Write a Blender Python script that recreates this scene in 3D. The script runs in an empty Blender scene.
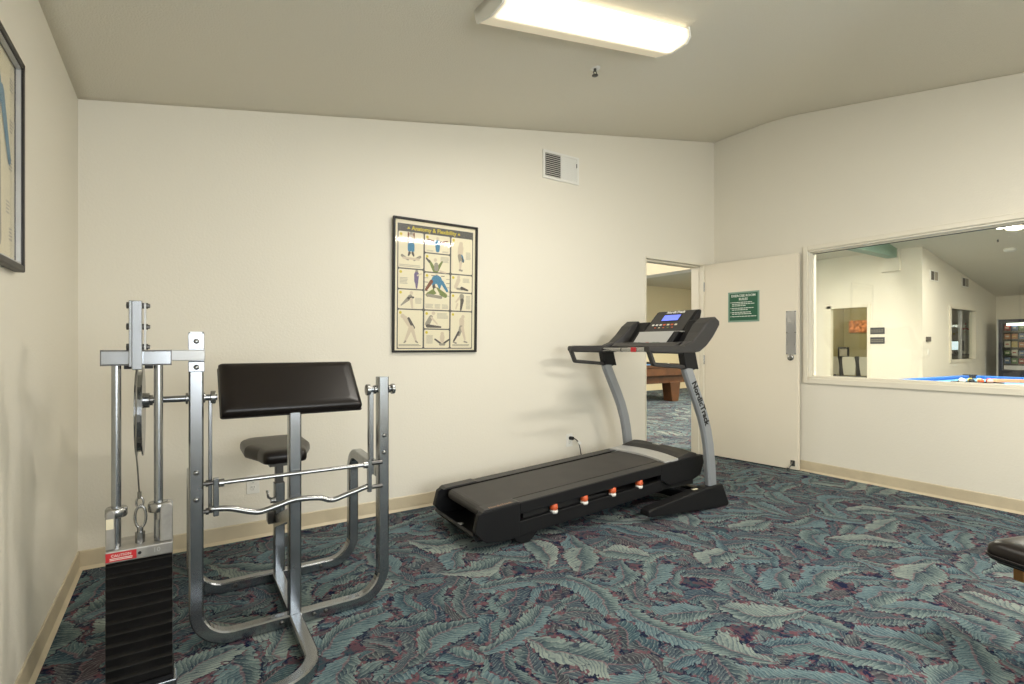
import bpy, bmesh, math, random
from mathutils import Vector, Matrix
random.seed(7)
PI = math.pi
SC = bpy.context.scene
COL = SC.collection

# ---------------------------------------------------------------- node helper
class NT:
    def __init__(s, m):
        s.t = m.node_tree; s.t.nodes.clear()
    def n(s, typ, **kw):
        nd = s.t.nodes.new(typ)
        for k, v in kw.items():
            setattr(nd, k, v)
        return nd
    def link(s, a, b): s.t.links.new(a, b)
    def put(s, sock, v):
        if isinstance(v, bpy.types.NodeSocket): s.link(v, sock)
        else: sock.default_value = v
    def m(s, op, a, b=0.0, c=0.0, clamp=False):
        nd = s.n('ShaderNodeMath', operation=op, use_clamp=clamp)
        s.put(nd.inputs[0], a); s.put(nd.inputs[1], b)
        if len(nd.inputs) > 2: s.put(nd.inputs[2], c)
        return nd.outputs[0]
    def step(s, x, lo, hi):
        nd = s.n('ShaderNodeMapRange', interpolation_type='SMOOTHSTEP')
        s.put(nd.inputs[0], x); s.put(nd.inputs[1], lo); s.put(nd.inputs[2], hi)
        return nd.outputs[0]
    def mix(s, f, a, b, bt='MIX'):
        nd = s.n('ShaderNodeMix', data_type='RGBA', blend_type=bt)
        s.put(nd.inputs[0], f); s.put(nd.inputs[6], a); s.put(nd.inputs[7], b)
        return nd.outputs[2]
    def noise(s, vec, scale, detail=2.0, rough=0.5, out=0):
        nd = s.n('ShaderNodeTexNoise')
        if vec is not None: s.link(vec, nd.inputs['Vector'])
        nd.inputs['Scale'].default_value = scale; nd.inputs['Detail'].default_value = detail
        nd.inputs['Roughness'].default_value = rough
        return nd.outputs[out]
    def vmath(s, op, a, b=None):
        nd = s.n('ShaderNodeVectorMath', operation=op)
        s.put(nd.inputs[0], a)
        if b is not None: s.put(nd.inputs[1], b)
        return nd.outputs[0]

def srgb(r, g, b):
    f = lambda c: (c/255)/12.92 if c/255 <= .04045 else (((c/255)+.055)/1.055)**2.4
    return (f(r), f(g), f(b), 1)

MATS = {}
def mat(name, col, rough=.5, metal=0., bump=None, spec=.5, emit=None, coat=0., var=None, rvar=None):
    """col: linear rgba; bump=(scale,strength,distance); var=(scale,amount) gentle noise in colour"""
    if name in MATS: return MATS[name]
    m = bpy.data.materials.new(name); m.use_nodes = True
    N = NT(m)
    out = N.n('ShaderNodeOutputMaterial'); p = N.n('ShaderNodeBsdfPrincipled')
    N.link(p.outputs[0], out.inputs[0])
    p.inputs['Base Color'].default_value = col
    p.inputs['Roughness'].default_value = rough
    p.inputs['Metallic'].default_value = metal
    p.inputs['Specular IOR Level'].default_value = spec
    p.inputs['Coat Weight'].default_value = coat
    tc = N.n('ShaderNodeTexCoord')
    if emit:
        p.inputs['Emission Color'].default_value = emit[0]; p.inputs['Emission Strength'].default_value = emit[1]
    if var:
        f = N.noise(tc.outputs['Object'], var[0], 4)
        f = N.step(f, .3, .7)
        dark = tuple(c*(1-var[1]) for c in col[:3])+(1,); lite = tuple(min(1, c*(1+var[1])) for c in col[:3])+(1,)
        N.link(N.mix(f, dark, lite), p.inputs['Base Color'])
    if rvar:
        f = N.noise(tc.outputs['Object'], rvar[0], 3)
        N.link(N.m('ADD', rough-rvar[1]/2, N.m('MULTIPLY', f, rvar[1])), p.inputs['Roughness'])
    if bump:
        b = N.n('ShaderNodeBump'); b.inputs['Strength'].default_value = bump[1]; b.inputs['Distance'].default_value = bump[2]
        N.link(N.noise(tc.outputs['Object'], bump[0], 3, .6), b.inputs['Height']); N.link(b.outputs[0], p.inputs['Normal'])
    MATS[name] = m
    return m

def glass(name, tint=(1, 1, 1, 1), refl=.12, rough=0.0):
    m = bpy.data.materials.new(name); m.use_nodes = True
    N = NT(m); out = N.n('ShaderNodeOutputMaterial')
    t = N.n('ShaderNodeBsdfTransparent'); t.inputs[0].default_value = tint
    g = N.n('ShaderNodeBsdfGlossy'); g.inputs['Roughness'].default_value = rough
    mx = N.n('ShaderNodeMixShader'); fr = N.n('ShaderNodeFresnel'); fr.inputs[0].default_value = 1.45
    N.link(N.m('MULTIPLY', fr.outputs[0], refl/.04*1.0, clamp=True), mx.inputs[0])
    N.link(t.outputs[0], mx.inputs[1]); N.link(g.outputs[0], mx.inputs[2]); N.link(mx.outputs[0], out.inputs[0])
    MATS[name] = m
    return m

# ---------------------------------------------------------------- carpet
def carpet():
    m = bpy.data.materials.new('leaf_carpet'); m.use_nodes = True
    N = NT(m)
    out = N.n('ShaderNodeOutputMaterial'); p = N.n('ShaderNodeBsdfPrincipled'); N.link(p.outputs[0], out.inputs[0])
    tc = N.n('ShaderNodeTexCoord'); P = tc.outputs['Object']
    wob = N.noise(P, 6, 2, .5, 1)
    wob = N.vmath('SUBTRACT', wob, (.5, .5, .5))
    edge = N.noise(P, 38, 2, .5, 1); edge = N.vmath('SUBTRACT', edge, (.5, .5, .5))
    def sc(v, k):
        nd = N.n('ShaderNodeVectorMath', operation='SCALE'); N.link(v, nd.inputs[0]); nd.inputs[3].default_value = k
        return nd.outputs[0]
    PW = N.vmath('ADD', N.vmath('ADD', P, sc(wob, .13)), sc(edge, .014))
    # base: mottled mauve, navy and deep teal
    b1 = N.step(N.noise(P, 16, 4, .65), .42, .56)
    b2 = N.step(N.noise(N.vmath('ADD', P, (7, 3, 0)), 12, 4, .65), .50, .57)
    col = N.mix(b1, srgb(92, 70, 78), srgb(58, 76, 84))
    col = N.mix(b2, col, srgb(34, 42, 68))
    def layer(col, scale, off, L, W, bend, keep, cA, cB, cC, freq, amin=0.0, amax=2*PI):
        q = N.vmath('ADD', PW, (off, off*1.7, 0))
        v = N.n('ShaderNodeTexVoronoi', voronoi_dimensions='2D', feature='F1'); N.link(q, v.inputs['Vector'])
        v.inputs['Scale'].default_value = scale; v.inputs['Randomness'].default_value = .9
        d = N.vmath('SUBTRACT', q, v.outputs['Position'])
        s1 = N.n('ShaderNodeSeparateXYZ'); N.link(d, s1.inputs[0])
        s2 = N.n('ShaderNodeSeparateColor'); N.link(v.outputs['Color'], s2.inputs[0])
        ang = N.m('ADD', amin, N.m('MULTIPLY', s2.outputs[0], amax-amin))
        ca, sa = N.m('COSINE', ang), N.m('SINE', ang)
        x, y = s1.outputs[0], s1.outputs[1]
        u = N.m('ADD', N.m('MULTIPLY', x, ca), N.m('MULTIPLY', y, sa))
        w = N.m('SUBTRACT', N.m('MULTIPLY', y, ca), N.m('MULTIPLY', x, sa))
        bs = N.m('MULTIPLY', N.m('SUBTRACT', s2.outputs[1], .5), bend*2)
        w = N.m('ADD', w, N.m('MULTIPLY', bs, N.m('MULTIPLY', u, u)))
        aw = N.m('ABSOLUTE', w)
        un = N.m('DIVIDE', u, L)
        # width profile, blunter at one end, with serrated margin
        prof = N.m('SUBTRACT', 1.0, N.m('MULTIPLY', un, un))
        prof = N.m('MULTIPLY', N.m('POWER', N.m('MAXIMUM', prof, 0.0), .75), N.m('ADD', 1.0, N.m('MULTIPLY', un, .35)))
        arg = N.m('MULTIPLY', N.m('SUBTRACT', u, N.m('MULTIPLY', aw, .9)), freq)
        vein = N.m('SINE', arg)
        serr = N.m('MULTIPLY', vein, .06)
        serr = N.m('ADD', serr, N.m('MULTIPLY', N.m('SUBTRACT', N.noise(P, 45, 3), .5), .9))
        r = N.m('DIVIDE', aw, N.m('MAXIMUM', N.m('MULTIPLY', prof, W), 1e-4))
        r0 = r
        r = N.m('ADD', r, serr)
        mask = N.m('SUBTRACT', 1.0, N.step(r, .93, 1.0))
        rim = N.m('SUBTRACT', 1.0, N.step(r, 1.06, 1.26))
        on = N.m('LESS_THAN', s2.outputs[2], keep)
        mask = N.m('MULTIPLY', mask, on); rim = N.m('MULTIPLY', rim, on)
        # two-tone leaf: one half lighter, streaked by veins
        side = N.step(w, -.006, .006)
        base = N.mix(side, cA, cB)
        base = N.mix(N.m('MULTIPLY', s2.outputs[1], .55), base, cC)
        # each half runs from dark by the rib to pale at its outer margin, one half stronger than the other
        gr = N.m('MULTIPLY', N.step(r0, .95, .05), N.m('ADD', .35, N.m('MULTIPLY', side, .6)))
        base = N.mix(gr, base, N.mix(1.0, base, (.30, .37, .47, 1), 'MULTIPLY'))
        streak = N.m('MULTIPLY', N.step(N.m('ADD', vein, N.m('MULTIPLY', N.m('SUBTRACT', N.noise(P, 60, 2), .5), 2.2)), .25, .95), .55)
        dk = N.mix(1.0, base, (.30, .36, .50, 1), 'MULTIPLY')
        base = N.mix(streak, base, dk)
        rib = N.m('SUBTRACT', 1.0, N.step(aw, .0025, .006))
        base = N.mix(N.m('MULTIPLY', rib, .55), base, srgb(134, 100, 106))
        sh = N.step(N.noise(N.vmath('ADD', P, (off, 0, 0)), 14, 3), .35, .68)
        base = N.mix(N.m('MULTIPLY', sh, .5), base, N.mix(1.0, base, (.52, .56, .66, 1), 'MULTIPLY'))
        hi = N.step(N.m('ADD', N.m('SINE', N.m('ADD', arg, 1.9)), N.m('MULTIPLY', N.m('SUBTRACT', N.noise(P, 70, 2), .5), 3.0)), .5, 1.2)
        base = N.mix(N.m('MULTIPLY', hi, .35), base, srgb(158, 166, 158))
        # dark navy gap then pink rim
        rn = N.step(N.noise(P, 24, 2), .45, .55)
        rimc = N.mix(rn, srgb(112, 74, 82), srgb(26, 34, 58))
        col = N.mix(N.m('MULTIPLY', rim, .9), col, rimc)
        return N.mix(mask, col, base)
    T1, T2, T3 = srgb(84, 110, 114), srgb(112, 132, 130), srgb(70, 88, 100)
    S1, S2, S3 = srgb(150, 160, 150), srgb(126, 142, 136), srgb(108, 132, 136)
    G1, G2, G3 = srgb(88, 92, 94), srgb(112, 116, 112), srgb(112, 88, 94)
    col = layer(col, 4.6, 1.3, .26, .074, 3.6, .97, T1, G2, T3, 330)
    col = layer(col, 4.0, 9.1, .27, .080, 3.2, .88, G1, T2, G3, 300)
    col = layer(col, 3.8, 4.7, .26, .066, 3.8, .80, T2, S3, T1, 320)
    col = layer(col, 4.3, 23.3, .24, .060, 4.0, .72, T3, T2, G2, 340)
    col = layer(col, 3.3, 17.9, .28, .074, 2.8, .66, S3, S2, T2, 290)
    col = layer(col, 2.9, 12.4, .22, .092, 1.6, .36, S1, S2, S2, 260)
    fz = N.noise(P, 330, 2, .7)
    col = N.mix(N.m('MULTIPLY', N.step(fz, .35, .65), .42), col, N.mix(1.0, col, (.42, .43, .45, 1), 'MULTIPLY'))
    fz2 = N.step(N.noise(P, 120, 3, .7), .52, .66)
    col = N.mix(N.m('MULTIPLY', fz2, .22), col, srgb(104, 84, 92))
    nv = N.step(N.noise(N.vmath('ADD', PW, (3, 8, 0)), 13, 4, .7), .60, .66)
    col = N.mix(N.m('MULTIPLY', nv, .75), col, srgb(30, 38, 62))
    bc_ = N.n('ShaderNodeHueSaturation'); bc_.inputs['Saturation'].default_value = .92; bc_.inputs['Value'].default_value = 1.12; N.link(col, bc_.inputs['Color'])
    gm = N.n('ShaderNodeGamma'); gm.inputs[1].default_value = 1.03; N.link(bc_.outputs[0], gm.inputs[0])
    g2 = N.n('ShaderNodeBrightContrast'); g2.inputs['Bright'].default_value = .004; g2.inputs['Contrast'].default_value = .015; N.link(gm.outputs[0], g2.inputs[0])
    N.link(g2.outputs[0], p.inputs['Base Color'])
    p.inputs['Roughness'].default_value = 1; p.inputs['Specular IOR Level'].default_value = .02
    b = N.n('ShaderNodeBump'); b.inputs['Strength'].default_value = .5; b.inputs['Distance'].default_value = .004
    N.link(fz, b.inputs['Height']); N.link(b.outputs[0], p.inputs['Normal'])
    MATS['carpet'] = m
    return m

# ---------------------------------------------------------------- mesh helpers
def box(bm, x0, x1, y0, y1, z0, z1, mi=0):
    vs = [bm.verts.new((x, y, z)) for x in (x0, x1) for y in (y0, y1) for z in (z0, z1)]
    for f in ((0, 1, 3, 2), (4, 6, 7, 5), (0, 4, 5, 1), (2, 3, 7, 6), (0, 2, 6, 4), (1, 5, 7, 3)):
        bm.faces.new([vs[i] for i in f]).material_index = mi
def B(*a, mi=0):
    bm = bmesh.new(); box(bm, *a, mi=mi); return bm
def prism(bm, poly, a, b, axis='y', mi=0):
    """extrude polygon [(p,q)] from a to b along axis; (p,q) are the remaining axes in order"""
    def V(p, q, r): return {'y': (p, r, q), 'x': (r, p, q), 'z': (p, q, r)}[axis]
    lo = [bm.verts.new(V(p, q, a)) for p, q in poly]; hi = [bm.verts.new(V(p, q, b)) for p, q in poly]
    n = len(poly)
    f = [bm.faces.new(lo), bm.faces.new(hi[::-1])]
    for i in range(n): f.append(bm.faces.new((lo[i], hi[i], hi[(i+1) % n], lo[(i+1) % n])))
    for g in f: g.material_index = mi
def fillet(pts, r, n=7):
    pts = [Vector(p) for p in pts]; out = [pts[0]]
    for i in range(1, len(pts)-1):
        p = pts[i]; a = pts[i-1]-p; b = pts[i+1]-p
        rr = r if not isinstance(r, (list, tuple)) else r[i-1]
        th = a.angle(b); d = min(rr/math.tan(th/2), a.length*.49 if i > 1 else a.length*.98, b.length*.49 if i < len(pts)-2 else b.length*.98)
        rad = d*math.tan(th/2)
        c = p+(a.normalized()+b.normalized()).normalized()*(rad/math.sin(th/2))
        v0 = p+a.normalized()*d-c; v1 = p+b.normalized()*d-c
        for k in range(n+1):
            q = v0.lerp(v1, 0) if k == 0 else None
            ang = v0.angle(v1); f = k/n
            q = (v0*math.sin((1-f)*ang)+v1*math.sin(f*ang))/math.sin(ang)
            out.append(c+q)
    out.append(pts[-1]); return out
def sweep(bm, pts, prof, ref=None, cap=True, mi=0, smooth=False, scales=None):
    pts = [Vector(p) for p in pts]; rings = []
    n = len(pts); prev = None
    for i, p in enumerate(pts):
        T = ((pts[min(i+1, n-1)]-pts[i]).normalized()+(pts[i]-pts[max(i-1, 0)]).normalized())
        if T.length < 1e-6: T = pts[min(i+1, n-1)]-p
        T.normalize()
        if ref is not None: n1 = Vector(ref)
        elif prev is None: n1 = Vector((0, 0, 1)) if abs(T.z) < .9 else Vector((1, 0, 0))
        else: n1 = prev
        n1 = (n1-T*n1.dot(T)).normalized(); prev = n1; n2 = T.cross(n1)
        k = 1.0
        if 0 < i < n-1:
            c = (pts[i+1]-p).normalized().dot((p-pts[i-1]).normalized()); k = 1/max(.6, math.sqrt((1+c)/2))
        s = scales[i] if scales else 1
        rings.append([bm.verts.new(p+n1*a*s+n2*b*s*(k if ref is not None else 1)) for a, b in prof])
    m = len(prof)
    for i in range(n-1):
        for j in range(m):
            f = bm.faces.new((rings[i][j], rings[i][(j+1) % m], rings[i+1][(j+1) % m], rings[i+1][j])); f.material_index = mi; f.smooth = smooth
    if cap:
        bm.faces.new(rings[0][::-1]).material_index = mi; bm.faces.new(rings[-1]).material_index = mi
def circ(r, n=14): return [(r*math.cos(2*PI*k/n), r*math.sin(2*PI*k/n)) for k in range(n)]
def rect(w, h, c=.004): 
    a, b = w/2, h/2
    return [(a-c, b), (-a+c, b), (-a, b-c), (-a, -b+c), (-a+c, -b), (a-c, -b), (a, -b+c), (a, b-c)]
def tube(bm, pts, r, n=14, mi=0): sweep(bm, pts, circ(r, n), smooth=True, mi=mi)
def cyl(bm, p0, p1, r, n=20, mi=0): sweep(bm, [p0, p1], circ(r, n), smooth=False, mi=mi)
def lathe(bm, prof, c, axis='z', n=24, mi=0, smooth=True):
    """prof [(r,h)] revolved about axis through c"""
    c = Vector(c); rings = []
    for r, h in prof:
        ring = []
        for k in range(n):
            a = 2*PI*k/n; x, y = r*math.cos(a), r*math.sin(a)
            v = {'z': (x, y, h), 'x': (h, x, y), 'y': (y, h, x)}[axis]
            ring.append(bm.verts.new(c+Vector(v)))
        rings.append(ring)
    for i in range(len(prof)-1):
        for k in range(n):
            f = bm.faces.new((rings[i][k], rings[i][(k+1) % n], rings[i+1][(k+1) % n], rings[i+1][k])); f.smooth = smooth; f.material_index = mi
    bm.faces.new(rings[0][::-1]).material_index = mi; bm.faces.new(rings[-1]).material_index = mi
def loft(bm, rings, mi=0, smooth=False):
    R = [[bm.verts.new(v) for v in r] for r in rings]; m = len(R[0])
    for i in range(len(R)-1):
        for j in range(m):
            f = bm.faces.new((R[i][j], R[i][(j+1) % m], R[i+1][(j+1) % m], R[i+1][j])); f.material_index = mi; f.smooth = smooth
    bm.faces.new(R[0][::-1]).material_index = mi; bm.faces.new(R[-1]).material_index = mi

def part(name, bm, m, parent=None, origin=None, bevel=0, seg=2, sub=0, smooth=None):
    if origin is not None: bmesh.ops.translate(bm, verts=bm.verts, vec=-Vector(origin))
    bmesh.ops.recalc_face_normals(bm, faces=bm.faces)
    me = bpy.data.meshes.new(name); bm.to_mesh(me); bm.free()
    if smooth:
        for f in me.polygons: f.use_smooth = True
    for x in (m if isinstance(m, (list, tuple)) else [m]): me.materials.append(x)
    o = bpy.data.objects.new(name, me); COL.objects.link(o)
    if parent: o.parent = parent
    if bevel:
        b = o.modifiers.new('bevel', 'BEVEL'); b.width = bevel; b.segments = seg; b.limit_method = 'ANGLE'; b.angle_limit = .6
    if sub:
        s = o.modifiers.new('sub', 'SUBSURF'); s.levels = sub; s.render_levels = sub
    return o
def tag(o, label, cat, group=None, kind=None):
    if label: o['label'] = label
    if cat: o['category'] = cat
    if group: o['group'] = group
    if kind: o['kind'] = kind
    return o
def thing(name, label, cat, loc=(0, 0, 0), rz=0, group=None):
    o = bpy.data.objects.new(name, None); COL.objects.link(o); o.location = loc; o.rotation_euler = (0, 0, rz)
    o.empty_display_size = .1
    return tag(o, label, cat, group)
def struct(name, bm, m, label=None, **k):
    o = part(name, bm, m, **k); o['kind'] = 'structure'
    if label: o['label'] = label
    return o
def dup(o, parent=None):
    c = o.copy(); COL.objects.link(c)
    if parent: c.parent = parent
    for ch in [x for x in bpy.data.objects if x.parent == o]: dup(ch, c)
    return c
def text_bm(s, size, M, bm=None, align='CENTER', ext=.0006, mi=0, bold=0.0, shear=0.0):
    cu = bpy.data.curves.new('t', 'FONT'); cu.body = s; cu.size = size; cu.align_x = align; cu.align_y = 'CENTER'
    cu.extrude = ext; cu.offset = bold; cu.resolution_u = 2; cu.shear = shear
    o = bpy.data.objects.new('t', cu); COL.objects.link(o)
    bpy.context.view_layer.update()
    me = bpy.data.meshes.new_from_object(o.evaluated_get(bpy.context.evaluated_depsgraph_get()))
    bpy.data.objects.remove(o)
    me.transform(M)
    bm = bm or bmesh.new(); n0 = len(bm.faces)
    bm.from_mesh(me); bpy.data.meshes.remove(me); bm.faces.ensure_lookup_table()
    for f in bm.faces[n0:]: f.material_index = mi
    return bm
def axes(o, x, y):
    x = Vector(x).normalized(); y = Vector(y).normalized(); z = x.cross(y)
    return Matrix.Translation(Vector(o)) @ Matrix((x, y, z)).transposed().to_4x4()

# ---------------------------------------------------------------- materials
WALL = mat('wall_paint', srgb(229, 223, 208), .55, bump=(70, .22, .006), spec=.3)
CEIL = mat('ceiling_texture', srgb(226, 220, 204), .8, bump=(130, .45, .008), spec=.2)
TRIM = mat('painted_trim', srgb(228, 221, 203), .35)
BASE = mat('vinyl_base', srgb(200, 186, 158), .4, var=(9, .05))
DOOR = mat('door_paint', srgb(230, 221, 202), .33)
STEEL = mat('zinc_steel', (.34, .355, .37, 1), .25, 1.0, rvar=(16, .10), var=(9, .05))
CHROME = mat('chrome', (.36, .36, .355, 1), .27, 1.0)
DKSTEEL = mat('dark_bolt_steel', (.12, .115, .11, 1), .35, 1.0)
VINYL = mat('dark_vinyl', (.009, .006, .005, 1), .34, bump=(260, .12, .001), spec=.36)
BLACKP = mat('black_plastic', (.006, .006, .007, 1), .5, bump=(400, .05, .001), spec=.3)
GREYP = mat('charcoal_plastic', (.034, .032, .031, 1), .45, bump=(300, .06, .001), spec=.4)
BELT = mat('belt_rubber', (.040, .036, .034, 1), .55, var=(6, .12))
SILVER = mat('silver_paint', (.30, .315, .33, 1), .38, .35)
LSILV = mat('light_silver', (.50, .50, .49, 1), .35, .3)
IRON = mat('cast_iron_black', (.005, .0045, .0045, 1), .38, spec=.35, var=(20, .3))
ORANGE = mat('orange_rubber', srgb(205, 92, 50), .5)
WHITEP = mat('white_plastic', srgb(232, 230, 222), .4)
RED = mat('red_label', srgb(188, 38, 44), .4)
BLACK = mat('flat_black', (.008, .008, .008, 1), .6)
FRAMEB = mat('dark_frame', (.010, .008, .007, 1), .4, spec=.35)
PAPER = mat('poster_paper', srgb(226, 217, 188), .5)
PBOARD = mat('poster_grey', srgb(88, 86, 82), .5)
PYEL = mat('poster_yellow', srgb(205, 186, 60), .5)
PBLUE = mat('poster_blue', srgb(70, 125, 155), .5)
PGREEN = mat('poster_green', srgb(118, 130, 72), .5)
PPURP = mat('poster_purple', srgb(110, 95, 130), .5)
PGREY = mat('poster_sketch', srgb(150, 143, 128), .5)
PLGREY = mat('poster_text', srgb(184, 176, 156), .5)
PSKIN = mat('poster_skin', srgb(205, 190, 165), .5)
PDARK = mat('poster_dark', srgb(84, 78, 72), .5)
PBROWN = mat('poster_brown', srgb(122, 76, 56), .5)
SGREEN = mat('sign_green', srgb(34, 92, 66), .4)
SBORD = mat('sign_border', srgb(128, 158, 142), .35)
SGOLD = mat('sign_lettering', srgb(226, 232, 222), .4)
FELT = mat('blue_felt', srgb(96, 158, 216), .9, bump=(300, .1, .001))
FELTR = mat('blue_rail_felt', srgb(30, 98, 178), .8)
WOOD = mat('pool_wood', srgb(82, 52, 28), .4, var=(5, .25))
WOODL = mat('light_wood', srgb(205, 140, 95), .4, var=(8, .15))
GREENB = mat('beam_green', srgb(134, 164, 146), .5)
OLIVE = mat('olive_wall', srgb(150, 140, 100), .7)
CARPET = carpet()
GLS = glass('window_glass', (.96, .98, .96, 1), .05)
GLP = glass('picture_glass', (1, 1, 1, 1), .007)
GLF = glass('far_glass', (.97, .98, .96, 1), .006)

# ---------------------------------------------------------------- room
XL, XR, YB, YF = -.444, 5.05, 3.57, -2.2
def zA(x): return 2.523+.175*(x-XL)
def zB(y): return 3.465-.19*(2.72-y)
def zc(x, y):
    a, b = zA(x), zB(y); k = .045
    h = max(k-abs(a-b), 0)/k
    return min(a, b)-h*h*k*.25*1.0
bm = bmesh.new(); NX, NY = 64, 64
g = [[bm.verts.new((XL-.02+(XR-XL+.06)*i/NX, YF-.02+(YB-YF+.06)*j/NY, zc(XL-.02+(XR-XL+.06)*i/NX, YF-.02+(YB-YF+.06)*j/NY))) for j in range(NY+1)] for i in range(NX+1)]
for i in range(NX):
    for j in range(NY): bm.faces.new((g[i][j], g[i][j+1], g[i+1][j+1], g[i+1][j])).smooth = True
top = bmesh.ops.extrude_face_region(bm, geom=bm.faces[:])
bmesh.ops.translate(bm, verts=[v for v in top['geom'] if isinstance(v, bmesh.types.BMVert)], vec=(0, 0, .1))
ceiling = struct('ceiling', bm, CEIL, 'textured beige vaulted ceiling of the exercise room')
for f in ceiling.data.polygons: f.use_smooth = abs(f.normal.z) > .5

struct('floor', B(-.9, 17.8, -3.6, 9.8, -.1, 0), CARPET, 'patterned carpet of teal and mauve leaves')
# back wall with doorway
DX0, DX1, DZ = 3.937, 4.885, 2.105
bm = bmesh.new()
prism(bm, [(XL-.15, 0), (DX0, 0), (DX0, DZ), (DX1, DZ), (DX1, 0), (XR+.14, 0), (XR+.14, 4.6), (XL-.15, 4.6)], YB, YB+.13)
struct('wall_back', bm, WALL, 'cream textured wall behind the machines')
bm = bmesh.new()
prism(bm, [(YF-.1, 0), (YB+.14, 0), (YB+.14, 4.6), (YF-.1, 4.6)], XL-.13, XL, axis='x')
struct('wall_left', bm, WALL, 'cream wall at the far left edge')
# right wall with the long inner window
WY0, WY1, WZ0, WZ1 = -.1, 2.548, .89, 2.115
bm = bmesh.new()
for (a, b, c, d) in ((YF-.1, WY0, 0, 4.6), (WY1, YB, 0, 4.6), (WY0, WY1, 0, WZ0), (WY0, WY1, WZ1, 4.6)):
    box(bm, XR, XR+.13, a, b, c, d)
bmesh.ops.remove_doubles(bm, verts=bm.verts, dist=.0001)
struct('wall_right', bm, WALL, 'cream wall holding the long window')
# front wall (behind the camera) with an unseen window added to let fill light in
bm = bmesh.new()
for (a, b, c, d) in ((XL-.1, 0, 0, 4.6), (2.6, XR+.13, 0, 4.6), (0, 2.6, 0, .8), (0, 2.6, 2.2, 4.6)):
    box(bm, a, b, YF-.13, YF, c, d)
struct('wall_front', bm, WALL)
w4 = struct('added_window', B(0, 2.6, YF-.08, YF-.07, .8, 2.2), GLF)
bm = bmesh.new()
for (a, b, c, d) in ((0, .05, .8, 2.2), (2.55, 2.6, .8, 2.2), (0, 2.6, .8, .85), (0, 2.6, 2.15, 2.2), (1.28, 1.32, .8, 2.2)): box(bm, a, b, YF-.1, YF-.05, c, d)
part('window_frame', bm, TRIM, w4)

# base mouldings (coved vinyl base with a lip)
def basebm(p0, p1, nrm):
    bm = bmesh.new(); p0, p1, nrm = Vector(p0), Vector(p1), Vector(nrm)
    prof = [(0, 0), (.022, 0), (.016, .006), (.008, .016), (.006, .094), (.003, .1), (0, .1)]
    loft(bm, [[p+nrm*a+Vector((0, 0, b)) for a, b in prof] for p in (p0, p1)])
    return bm
struct('baseboard_back', basebm((XL, YB, 0), (DX0, YB, 0), (0, -1, 0)), BASE, 'tan vinyl base along the back wall')
struct('baseboard_left', basebm((XL, YF, 0), (XL, YB, 0), (1, 0, 0)), BASE, 'tan vinyl base along the left wall')
struct('baseboard_right', basebm((XR, YF, 0), (XR, YB, 0), (-1, 0, 0)), BASE, 'tan vinyl base along the right wall')

# door frame lining
bm = bmesh.new()
for (a, b, c, d) in ((DX0-.004, DX0+.012, 0, DZ), (DX1-.03, DX1+.004, 0, DZ), (DX0, DX1, DZ-.02, DZ+.004)):
    box(bm, a, b, YB-.006, YB+.145, c, d)
box(bm, DX1-.045, DX1-.028, YB+.05, YB+.145, 0, DZ-.02); box(bm, DX0, DX1-.028, YB+.05, YB+.145, DZ-.035, DZ-.018)
struct('trim_1', bm, TRIM, 'painted frame of the open doorway', bevel=.003)
# door leaf, opened against the right wall
dl = math.hypot(.10, .98)
dang = math.atan2(-.98, .10)
DL = struct('door_1', B(0, .972, 0, .044, .012, 2.09), DOOR, 'cream door standing open against the right wall', bevel=.002)
DL.location = (4.868, YB-.006, 0); DL.rotation_euler = (0, 0, dang)
tag(part('push_plate', B(.862, .955, -.003, 0, 1.118, 1.54), mat('brushed_plate', (.62, .63, .66, 1), .3, 1.0, rvar=(60, .15)), DL, bevel=.001), 'brushed metal push plate', None)
bm = bmesh.new()
for dx in (.87, .947):
    for z in (1.125, 1.33, 1.532): cyl(bm, (dx, 0, z), (dx, -.006, z), .005, 10)
part('screw', bm, DKSTEEL, DL)
bm = bmesh.new(); lathe(bm, [(.03, 0), (.03, -.006), (.024, -.012), (.012, -.013)], (.905, 0, 1.088), 'y')
lc = part('lock_cylinder', bm, CHROME, DL)
part('keyhole', B(.902, .908, -.0145, -.012, 1.08, 1.096), BLACK, lc)
bm = bmesh.new(); box(bm, .905, .945, -.006, 0, .045, .1)
sweep(bm, [(.925, -.012, .085), (.915, -.02, .05), (.90, -.034, .022)], circ(.006, 10)); cyl(bm, (.898, -.036, .0), (.898, -.036, .03), .013, 14)
part('door_stop', bm, CHROME, DL)
bm = bmesh.new()
for z in (.25, 1.05, 1.85): cyl(bm, (0, -.006, z-.05), (0, -.006, z+.05), .007, 10)
part('hinge', bm, CHROME, DL)

# rules sign on the door (bolted: thing of its own)
sg = thing('rules_sign', 'small green exercise room rules sign with pale lettering on the open door', 'sign', DL.matrix_basis @ Vector((.44, 0, 1.45)), dang)
part('sign_board', B(-.165, .165, -.004, 0, 0, .315), SBORD, sg, bevel=.003)
part('sign_face', B(-.148, .148, -.0055, -.004, .017, .298), SGREEN, sg)
bm = text_bm('EXERCISE ROOM', .034, axes((0, -.006, .272), (1, 0, 0), (0, 0, 1)), bold=.0006)
text_bm('RULES', .034, axes((0, -.006, .236), (1, 0, 0), (0, 0, 1)), bm, bold=.0006)
part('sign_title', bm, SGOLD, sg)
bm = bmesh.new()
zz = .205
for grp in ((.21, .23, .13), (.22, .17), (.2, .19), (.24,)):
    box(bm, -.135, -.128, -.0065, -.0055, zz-.005, zz+.003)
    for wd in grp:
        x = -.12
        while x < -.12+wd:
            l = random.uniform(.012, .035); box(bm, x, min(x+l, .135), -.0065, -.0055, zz-.004, zz+.003); x += l+.005
        zz -= .0175
    zz -= .008
part('sign_text', bm, SGOLD, sg)

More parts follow.
